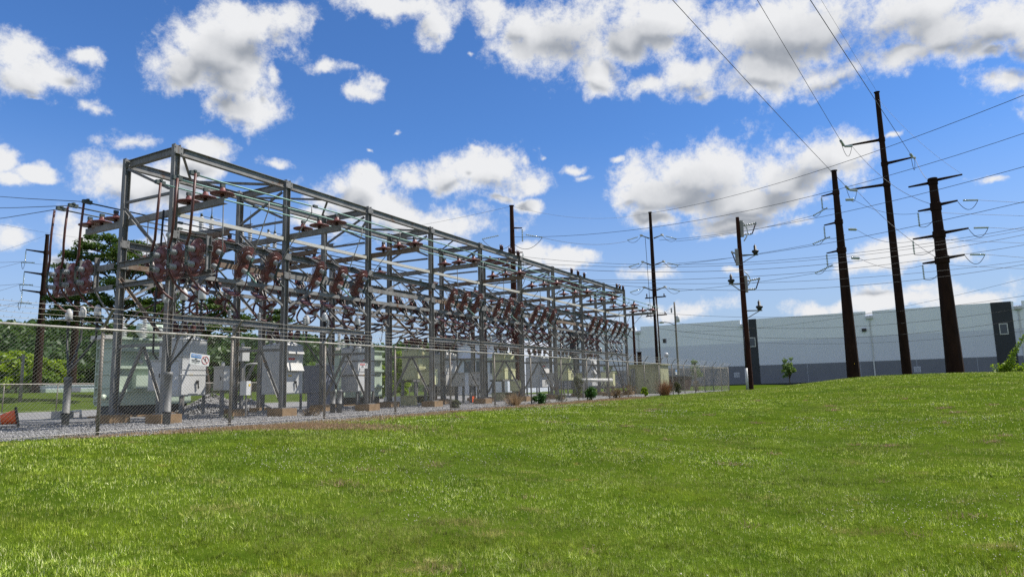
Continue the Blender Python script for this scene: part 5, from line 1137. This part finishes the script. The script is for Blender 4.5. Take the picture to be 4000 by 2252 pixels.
def bush(u_, v_, h, r_, m, seed, label, name='shrub', per=40, size=.06, clumps=26, squash=.9, base=.0):
    P = S(u_, v_); tree(name, label, 'shrub', P.x, P.y, h, r_, m, seed, base=base, clumps=clumps, per=per, size=size, squash=squash, trunk_r=.03, core=.25, clr=.38, group='shrubs along the fence foot')
bush(20.3, -3.9, .78, .40, M['leaf_bush'], 81, 'rounded bright evergreen shrub at the fence, largest of the shrubs', per=80)
bush(20.6, -3.1, 1.35, .30, M['leaf_olive'], 82, 'tall pointed dark evergreen behind the rounded shrub', per=50)
bush(14.6, -3.9, .50, .34, M['leaf_bush'], 83, 'low leafy green shrub beside the dry tuft', per=45, size=.08)
bush(9.3, -3.2, .40, .20, M['leaf_olive'], 84, 'small olive shrub just inside the fence', per=45, size=.05)
bush(28.7, -3.9, .62, .20, M['leaf_bright'], 85, 'little bright green sapling by the rusty weeds', per=26, size=.09)
bush(35.6, -4.0, .9, .25, M['leaf_olive'], 86, 'narrow dark shrub before the control house corner', per=40)
bush(25.4, -3.5, .75, 1.0, M['rust_leaf'], 87, 'sprawl of rusty brown weeds under the horizontal pipe', per=18, size=.07, clumps=40)
bush(23.8, -3.9, .55, .45, M['rust_leaf'], 88, 'rust-coloured weed clump touching the largest shrub', per=20, size=.06)
bush(18.1, -3.3, .45, .30, M['leaf_olive'], 89, 'sparse olive weed on the gravel before the tall evergreen', per=20, size=.06)
bush(1.6, -.6, .22, .16, M['leaf_olive'], 90, 'tiny green weed between the first two columns', per=20, size=.04, clumps=12)
bush(4.0, -1.2, .28, .34, M['rust_leaf'], 91, 'low brown weed beside the second column footing', per=22, size=.05, clumps=16)
bush(47.2, -2.3, 1.0, .45, M['rust_leaf'], 92, 'bare brownish shrub before the waste skip', per=14, size=.08)
bush(16.2, -3.4, .35, .25, M['rust_leaf'], 93, 'small reddish weed between the low green shrub and the evergreen', per=16, size=.05, clumps=12)
def tuft(u_, v_, h, r_, n, label, seed, m):
    r = np.random.default_rng(seed); P0 = S(u_, v_); z0 = float(ground(P0.x, P0.y)); a = r.uniform(0, 6.283, n); q = np.abs(r.normal(0, .5, n)); hh = h*r.uniform(.5, 1.1, n); ba = r.uniform(0, 6.28, n); w = .012
    x = np.cos(a)*r_*.3*q; y = np.sin(a)*r_*.3*q; P = np.empty((n, 3, 3)); P[:, 0] = np.stack([x-np.cos(ba)*w, y-np.sin(ba)*w, np.full(n, -.02)], -1); P[:, 1] = np.stack([x+np.cos(ba)*w, y+np.sin(ba)*w, np.full(n, -.02)], -1)
    P[:, 2] = np.stack([x+np.cos(a)*r_*q, y+np.sin(a)*r_*q, hh], -1); o = np_mesh('dry_grass_tuft', P.reshape(-1, 3), np.arange(n*3).reshape(-1, 3), m, None, (P0.x, P0.y, z0)); tag(o, label, 'dry tuft', 'dry tufts along the fence')
tuft(12.9, -3.6, .55, .55, 420, 'pale straw-coloured dry tuft beside the low green shrub', 5, M['straw'])
tuft(32.6, -4.0, 1.05, .75, 520, 'tall orange-tan dry grass tuft before the control house', 6, mat('tan_stems', (.36, .19, .10), .9))
# vine on a guy wire at right
g = at(3925, 1465, 46); gz_ = float(ground(g.x, g.y)); t = thing('climbing_vine', 'green vine climbing a guy wire on the grassy crest', 'vine', (g.x, g.y, gz_)); topv = at(4010, 1290, 46)
pts = [Vector((g.x, g.y, gz_)).lerp(topv, i/10) for i in range(11)]; MB().tube(pts, .02, 6).build('stem', M['wood_pole'], t, True)
cs, rr = [], []
for i in range(24): f = (i/24)**1.3; p = Vector((g.x, g.y, gz_)).lerp(topv, f); cs.append([p.x-g.x+random.uniform(-.08, .08), p.y-g.y, p.z-gz_]); rr.append(.26*(1-f)+.10)
for i in range(26): cs.append([random.uniform(-.75, 1.3), random.uniform(-.4, .4), random.uniform(.05, .45)]); rr.append(.22)
P, F = leaf_cloud(np.array(cs), np.array(rr), 26, .14, .9); np_mesh('leaves', P, F, M['leaf_bright'], t)
wire('guy wire carrying the green vine', [topv, topv+(topv-Vector((g.x, g.y, gz_)))*2.2], .012)
# ------------------------------------------------------------------ wooded hill
def hill():
    az = np.radians(np.linspace(-75, 24, 120)); rd = np.linspace(250, 900, 40)
    Ht = np.interp(np.degrees(az), [-75, -50, -37, -32, -26, -17, -12.6, -6, 4, 24], [62, 62, 59, 57.5, 50, 42, 38, 33, 26, 12])
    Ht = Ht*np.cos(az)*1.04-5.5 + 1.2*np.sin(az*37)+1.1*np.sin(az*83+1)
    a, r = np.meshgrid(az, rd, indexing='ij'); z = -1.0+(Ht[:, None])*sstep(250, 520, r)*(1-.25*sstep(560, 900, r)); x, y = r*np.sin(a), r*np.cos(a)
    i, j = np.meshgrid(np.arange(119), np.arange(39), indexing='ij'); F = np.stack([i*40+j, i*40+j+1, (i+1)*40+j+1, (i+1)*40+j], -1).reshape(-1, 4)
    M['hill'] = mat('hill_ground', (.025, .05, .018), 1, 0, (.035, .065, .02), .02)
    o = np_mesh('hill', np.stack([x, y, z], -1).reshape(-1, 3), F, M['hill']); o['kind'] = 'structure'
    n = 3600; ca = np.radians(rng.uniform(-60, 14, n)); cr = rng.uniform(262, 560, n); hz = np.interp(ca, az, Ht)*sstep(250, 520, cr)*(1-.25*sstep(560, 900, cr))-1
    cs = np.stack([cr*np.sin(ca), cr*np.cos(ca), hz+2.0], -1); rr = rng.uniform(3.0, 5.4, n)
    P, F = leaf_cloud(cs, rr, 26, 2.6, .85); tag(np_mesh('forest', P, F, M['forest']), kind='stuff')
hill()
# ------------------------------------------------------------------ sky, sun, camera
SUN_EL, SUN_AZ = 51.0, 68.0        # degrees; azimuth clockwise from the view axis
CLOUDS = [(85, 160, 95, 60), (45, 190, 60, 40), (130, 175, 55, 35), (215, 132, 34, 20), (225, 245, 60, 30, .7), (60, 225, 50, 16, .6),
 (560, 130, 130, 85), (470, 165, 80, 62), (640, 70, 130, 75), (610, 265, 100, 58), (735, 50, 70, 60), (590, 200, 90, 60), (690, 180, 30, 40, .7),
 (345, 345, 75, 30, .85), (525, 372, 58, 30), (340, 455, 105, 58), (450, 450, 80, 62), (500, 415, 60, 35), (500, 585, 75, 38), (400, 610, 70, 40, .8), (180, 590, 55, 42), (140, 670, 35, 25, .7), (10, 400, 28, 34), (35, 450, 30, 18), (92, 437, 38, 16), (18, 580, 38, 36),
 (815, 160, 62, 20, .85), (905, 213, 48, 24, .85), (1000, 12, 170, 40), (1090, 55, 60, 45), (925, 388, 18, 12, .45), (990, 318, 16, 10, .45), (705, 415, 46, 18, .5),
 (1080, 445, 95, 38), (1240, 432, 112, 52), (1315, 448, 60, 34), (1160, 425, 70, 40), (1250, 500, 40, 18, .9), (1325, 512, 36, 20), (1205, 382, 40, 14, .6),
 (905, 465, 65, 46), (880, 515, 100, 55), (1000, 545, 170, 52), (1130, 565, 125, 42), (790, 560, 80, 35), (840, 480, 40, 24, .8),
 (1440, 418, 44, 18, .75), (1465, 440, 38, 14, .7), (1350, 385, 20, 10, .45), (1180, 130, 20, 10, .42),
 (1420, 80, 150, 95), (1500, 180, 60, 50), (1330, 60, 70, 60), (1650, 60, 120, 62), (1580, 90, 80, 70), (1230, 30, 60, 40),
 (2000, 70, 300, 105), (1900, 185, 150, 62), (2250, 60, 220, 95), (1740, 190, 100, 58), (2400, 90, 140, 66), (1640, 200, 70, 38), (2100, 180, 150, 50), (2300, 150, 90, 36), (1760, 240, 50, 28, .8),
 (2515, 195, 66, 48), (2500, 60, 100, 56), (2490, 120, 50, 30, .8), (2560, 90, 50, 80),
 (1760, 440, 190, 80), (1690, 490, 150, 62), (1890, 495, 165, 72), (2060, 390, 130, 58), (1650, 560, 80, 26, .8), (1850, 560, 140, 30), (1980, 440, 110, 60), (2160, 370, 60, 34), (2000, 560, 70, 28, .8), (2255, 350, 26, 12, .8), (1560, 395, 24, 12, .6), (1600, 470, 50, 30, .8),
 (1430, 660, 85, 28), (1340, 650, 70, 26, .9), (1650, 690, 85, 20, .9), (2280, 640, 125, 36), (2200, 670, 110, 20, .9), (2485, 460, 44, 12, .75), (2250, 750, 190, 28), (2040, 765, 75, 20, .95), (2450, 745, 90, 26), (1850, 690, 40, 14, .7), (1700, 775, 160, 24, .8), (2330, 720, 60, 18, .9), (1480, 640, 30, 16, .7),
 ('d', 150, 38, 22, 11), ('d', 190, 30, 26, 12), ('d', 225, 45, 24, 13), ('d', 170, 62, 22, 14), ('d', 255, 30, 22, 10), ('d', 120, 30, 22, 10), ('d', 205, 14, 34, 7), ('d', 150, 15, 26, 7), ('d', 280, 55, 20, 12),  # unseen bright clouds, added behind the camera as neutral fill light
 (-260, 300, 160, 90), (-420, 120, 220, 110), (2800, 200, 200, 120), (2980, 480, 220, 90), (1300, -260, 260, 120), (2300, -320, 320, 140), (500, -280, 240, 110)]
def build_sky():
    w = bpy.data.worlds.new('World'); scene.world = w; w.use_nodes = True; nt = w.node_tree; n, l = nt.nodes, nt.links; n.clear()
    # group: cloud density in the direction given
    g = bpy.data.node_groups.new('cloud_density', 'ShaderNodeTree'); g.interface.new_socket('Vector', in_out='INPUT', socket_type='NodeSocketVector'); g.interface.new_socket('Density', in_out='OUTPUT', socket_type='NodeSocketFloat'); g.interface.new_socket('Soft', in_out='OUTPUT', socket_type='NodeSocketFloat')
    a, k = g.nodes, g.links; gi = a.new('NodeGroupInput'); go = a.new('NodeGroupOutput')
    def vm(op, x, y=None):
        q = a.new('ShaderNodeVectorMath'); q.operation = op; k.new(x, q.inputs[0])
        if y is not None:
            if isinstance(y, tuple): q.inputs[1].default_value = y
            else: k.new(y, q.inputs[1])
        return q
    def mt(op, x, y=None, z=None):
        q = a.new('ShaderNodeMath'); q.operation = op
        for i, s in enumerate((x, y, z)):
            if s is None: continue
            if isinstance(s, (int, float)): q.inputs[i].default_value = s
            else: k.new(s, q.inputs[i])
        return q.outputs[0]
    base = gi.outputs[0]; cur = base
    for sc, amp, det in ((7.0, .055, 2), (22.0, .030, 4)):
        no = a.new('ShaderNodeTexNoise'); no.inputs['Scale'].default_value = sc; no.inputs['Detail'].default_value = det; k.new(base, no.inputs['Vector'])
        s = vm('SUBTRACT', no.outputs['Color'], (.5, .5, .5)); s2 = a.new('ShaderNodeVectorMath'); s2.operation = 'SCALE'; k.new(s.outputs[0], s2.inputs[0]); s2.inputs['Scale'].default_value = amp
        cur = vm('ADD', cur, s2.outputs[0]).outputs[0]
    acc = None
    for ci, c in enumerate(CLOUDS):
        if ci and ci % 24 == 0:
            q = a.new('ShaderNodeVectorMath'); q.operation = 'SCALE'; q.inputs[0].default_value = (1e-7, 0, 0); k.new(acc, q.inputs['Scale']); cur = vm('ADD', cur, q.outputs[0]).outputs[0]
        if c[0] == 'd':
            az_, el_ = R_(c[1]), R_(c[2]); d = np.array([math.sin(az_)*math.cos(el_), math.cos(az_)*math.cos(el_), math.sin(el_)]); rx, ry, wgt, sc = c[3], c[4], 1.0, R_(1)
        else:
            x, y, rx, ry = c[:4]; wgt = c[4] if len(c) > 4 else 1.0; x, y = x*4000/2576, y*4000/2576
            d = ray(x, y); L = np.linalg.norm(d); d = d/L; sc = 4000/2576/FPX/L
        rt = np.cross(d, [0, 0, 1]); rt /= np.linalg.norm(rt); up = np.cross(rt, d); f = d
        Rm = Matrix(((rt[0], f[0], up[0]), (rt[1], f[1], up[1]), (rt[2], f[2], up[2]))); e = Rm.to_euler('XYZ')
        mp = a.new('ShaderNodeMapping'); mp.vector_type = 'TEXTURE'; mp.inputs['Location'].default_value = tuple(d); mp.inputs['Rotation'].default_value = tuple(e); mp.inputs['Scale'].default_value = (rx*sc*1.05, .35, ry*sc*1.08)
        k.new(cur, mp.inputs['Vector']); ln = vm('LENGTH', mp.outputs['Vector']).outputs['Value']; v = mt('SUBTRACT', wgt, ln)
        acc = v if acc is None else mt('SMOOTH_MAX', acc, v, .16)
    fb = None
    for sc, amp, det, rg in ((9.5, 1.9, 4, .55), (27.0, 2.3, 9, .70)):
        nf = a.new('ShaderNodeTexNoise'); nf.inputs['Scale'].default_value = sc; nf.inputs['Detail'].default_value = det; nf.inputs['Roughness'].default_value = rg; k.new(base, nf.inputs['Vector'])
        f1 = mt('MULTIPLY', mt('SUBTRACT', nf.outputs['Fac'], .5), amp); fb0 = f1 if fb is None else fb0; fb = f1 if fb is None else mt('ADD', fb, f1)
    k.new(mt('ADD', acc, fb), go.inputs[0]); k.new(mt('ADD', acc, mt('MULTIPLY', fb0, .45)), go.inputs[1])
    tc = n.new('ShaderNodeTexCoord'); D = tc.outputs['Generated']
    g1 = n.new('ShaderNodeGroup'); g1.node_tree = g; l.new(D, g1.inputs[0])
    sh = n.new('ShaderNodeVectorMath'); sh.operation = 'ADD'; sh.inputs[1].default_value = (.012, .004, .034); l.new(D, sh.inputs[0])
    g2 = n.new('ShaderNodeGroup'); g2.node_tree = g; l.new(sh.outputs[0], g2.inputs[0])
    def M1(op, x, y=None, z=None):
        q = n.new('ShaderNodeMath'); q.operation = op
        for i, s in enumerate((x, y, z)):
            if s is None: continue
            if isinstance(s, (int, float)): q.inputs[i].default_value = s
            else: l.new(s, q.inputs[i])
        return q.outputs[0]
    def MR(x, a0, a1, b0, b1, smooth=True):
        q = n.new('ShaderNodeMapRange'); q.interpolation_type = 'SMOOTHSTEP' if smooth else 'LINEAR'
        for i, s in enumerate((a0, a1, b0, b1)): q.inputs[i+1].default_value = s
        l.new(x, q.inputs[0]); return q.outputs[0]
    alpha = MR(g1.outputs[0], -.24, .60, 0, 1)
    core = MR(g1.outputs[1], .05, .62, 0, 1); above = MR(g2.outputs[1], .05, .85, 0, 1); grad = MR(M1('SUBTRACT', g2.outputs[1], g1.outputs[1]), -.25, .28, 0, 1)
    fine = MR(M1('SUBTRACT', g1.outputs[0], g1.outputs[1]), -.7, .7, .13, -.13, False)
    dark = M1('ADD', M1('MULTIPLY', core, M1('ADD', M1('MULTIPLY', above, .50), M1('MULTIPLY', grad, .48))), M1('MULTIPLY', fine, core))
    mx = n.new('ShaderNodeMix'); mx.data_type = 'RGBA'; mx.inputs['A'].default_value = (.97, .98, 1.0, 1); mx.inputs['B'].default_value = (.38, .415, .475, 1); l.new(dark, mx.inputs['Factor']); mx.clamp_factor = True
    sky = n.new('ShaderNodeTexSky'); sky.sky_type = 'NISHITA'; sky.sun_disc = False; sky.sun_elevation = R_(SUN_EL); sky.sun_rotation = R_(SUN_AZ+25); sky.altitude = 200; sky.air_density = 1.0; sky.dust_density = .1; sky.ozone_density = 3.0
    hs = n.new('ShaderNodeHueSaturation'); hs.inputs['Saturation'].default_value = SKY_SAT; hs.inputs['Value'].default_value = 1.0; l.new(sky.outputs[0], hs.inputs['Color'])
    wb = n.new('ShaderNodeMix'); wb.data_type = 'RGBA'; wb.blend_type = 'MULTIPLY'; wb.inputs['Factor'].default_value = 1; wb.inputs['B'].default_value = SKY_WB; l.new(hs.outputs[0], wb.inputs['A'])
    b1 = n.new('ShaderNodeBackground'); b1.inputs['Strength'].default_value = SKY_STR; l.new(wb.outputs['Result'], b1.inputs['Color'])
    b2 = n.new('ShaderNodeBackground'); b2.inputs['Strength'].default_value = CLOUD_STR; l.new(mx.outputs['Result'], b2.inputs['Color'])
    ms = n.new('ShaderNodeMixShader'); l.new(alpha, ms.inputs[0]); l.new(b1.outputs[0], ms.inputs[1]); l.new(b2.outputs[0], ms.inputs[2])
    sx = n.new('ShaderNodeSeparateXYZ'); l.new(D, sx.inputs[0]); hz = MR(sx.outputs['Z'], -.02, .36, .88, 0)
    b3 = n.new('ShaderNodeBackground'); b3.inputs['Color'].default_value = (.50, .60, .77, 1); b3.inputs['Strength'].default_value = CLOUD_STR
    m3 = n.new('ShaderNodeMixShader'); l.new(hz, m3.inputs[0]); l.new(b1.outputs[0], m3.inputs[1]); l.new(b3.outputs[0], m3.inputs[2]); l.new(m3.outputs[0], ms.inputs[1])
    out = n.new('ShaderNodeOutputWorld'); l.new(ms.outputs[0], out.inputs['Surface'])
    w.cycles.sampling_method = 'MANUAL'; w.cycles.sample_map_resolution = 1024
SKY_STR, SKY_SAT, CLOUD_STR = .09, 1.12, .62
SKY_WB = (.78, 1.0, 1.30, 1)
build_sky()
sd = bpy.data.lights.new('sun', 'SUN'); sd.energy = 5.0; sd.angle = R_(.53); sd.color = (1, .955, .88)
so = bpy.data.objects.new('sun', sd); C.objects.link(so)
sv = Vector((math.sin(R_(SUN_AZ))*math.cos(R_(SUN_EL)), math.cos(R_(SUN_AZ))*math.cos(R_(SUN_EL)), math.sin(R_(SUN_EL))))
so.rotation_euler = sv.to_track_quat('Z', 'Y').to_euler(); so.location = (20, 10, 60)
cd = bpy.data.cameras.new('camera'); co = bpy.data.objects.new('camera', cd); C.objects.link(co); scene.camera = co
cd.sensor_width = 36; cd.lens = FPX/4000*36; cd.clip_start = .1; cd.clip_end = 6000
Mx = Matrix([[CAMX[i], CAMY[i], -CAMZ[i], CAM[i]] for i in range(3)]+[[0, 0, 0, 1]]); co.matrix_world = Mx
scene.view_settings.view_transform = 'Standard'; scene.view_settings.look = 'None'; scene.view_settings.gamma = 1; scene.view_settings.exposure = 0.5; scene.view_settings.use_curve_mapping = False
scene.cycles.max_bounces = 8; scene.cycles.transparent_max_bounces = 8; scene.cycles.use_denoising = False
bpy.context.view_layer.update()
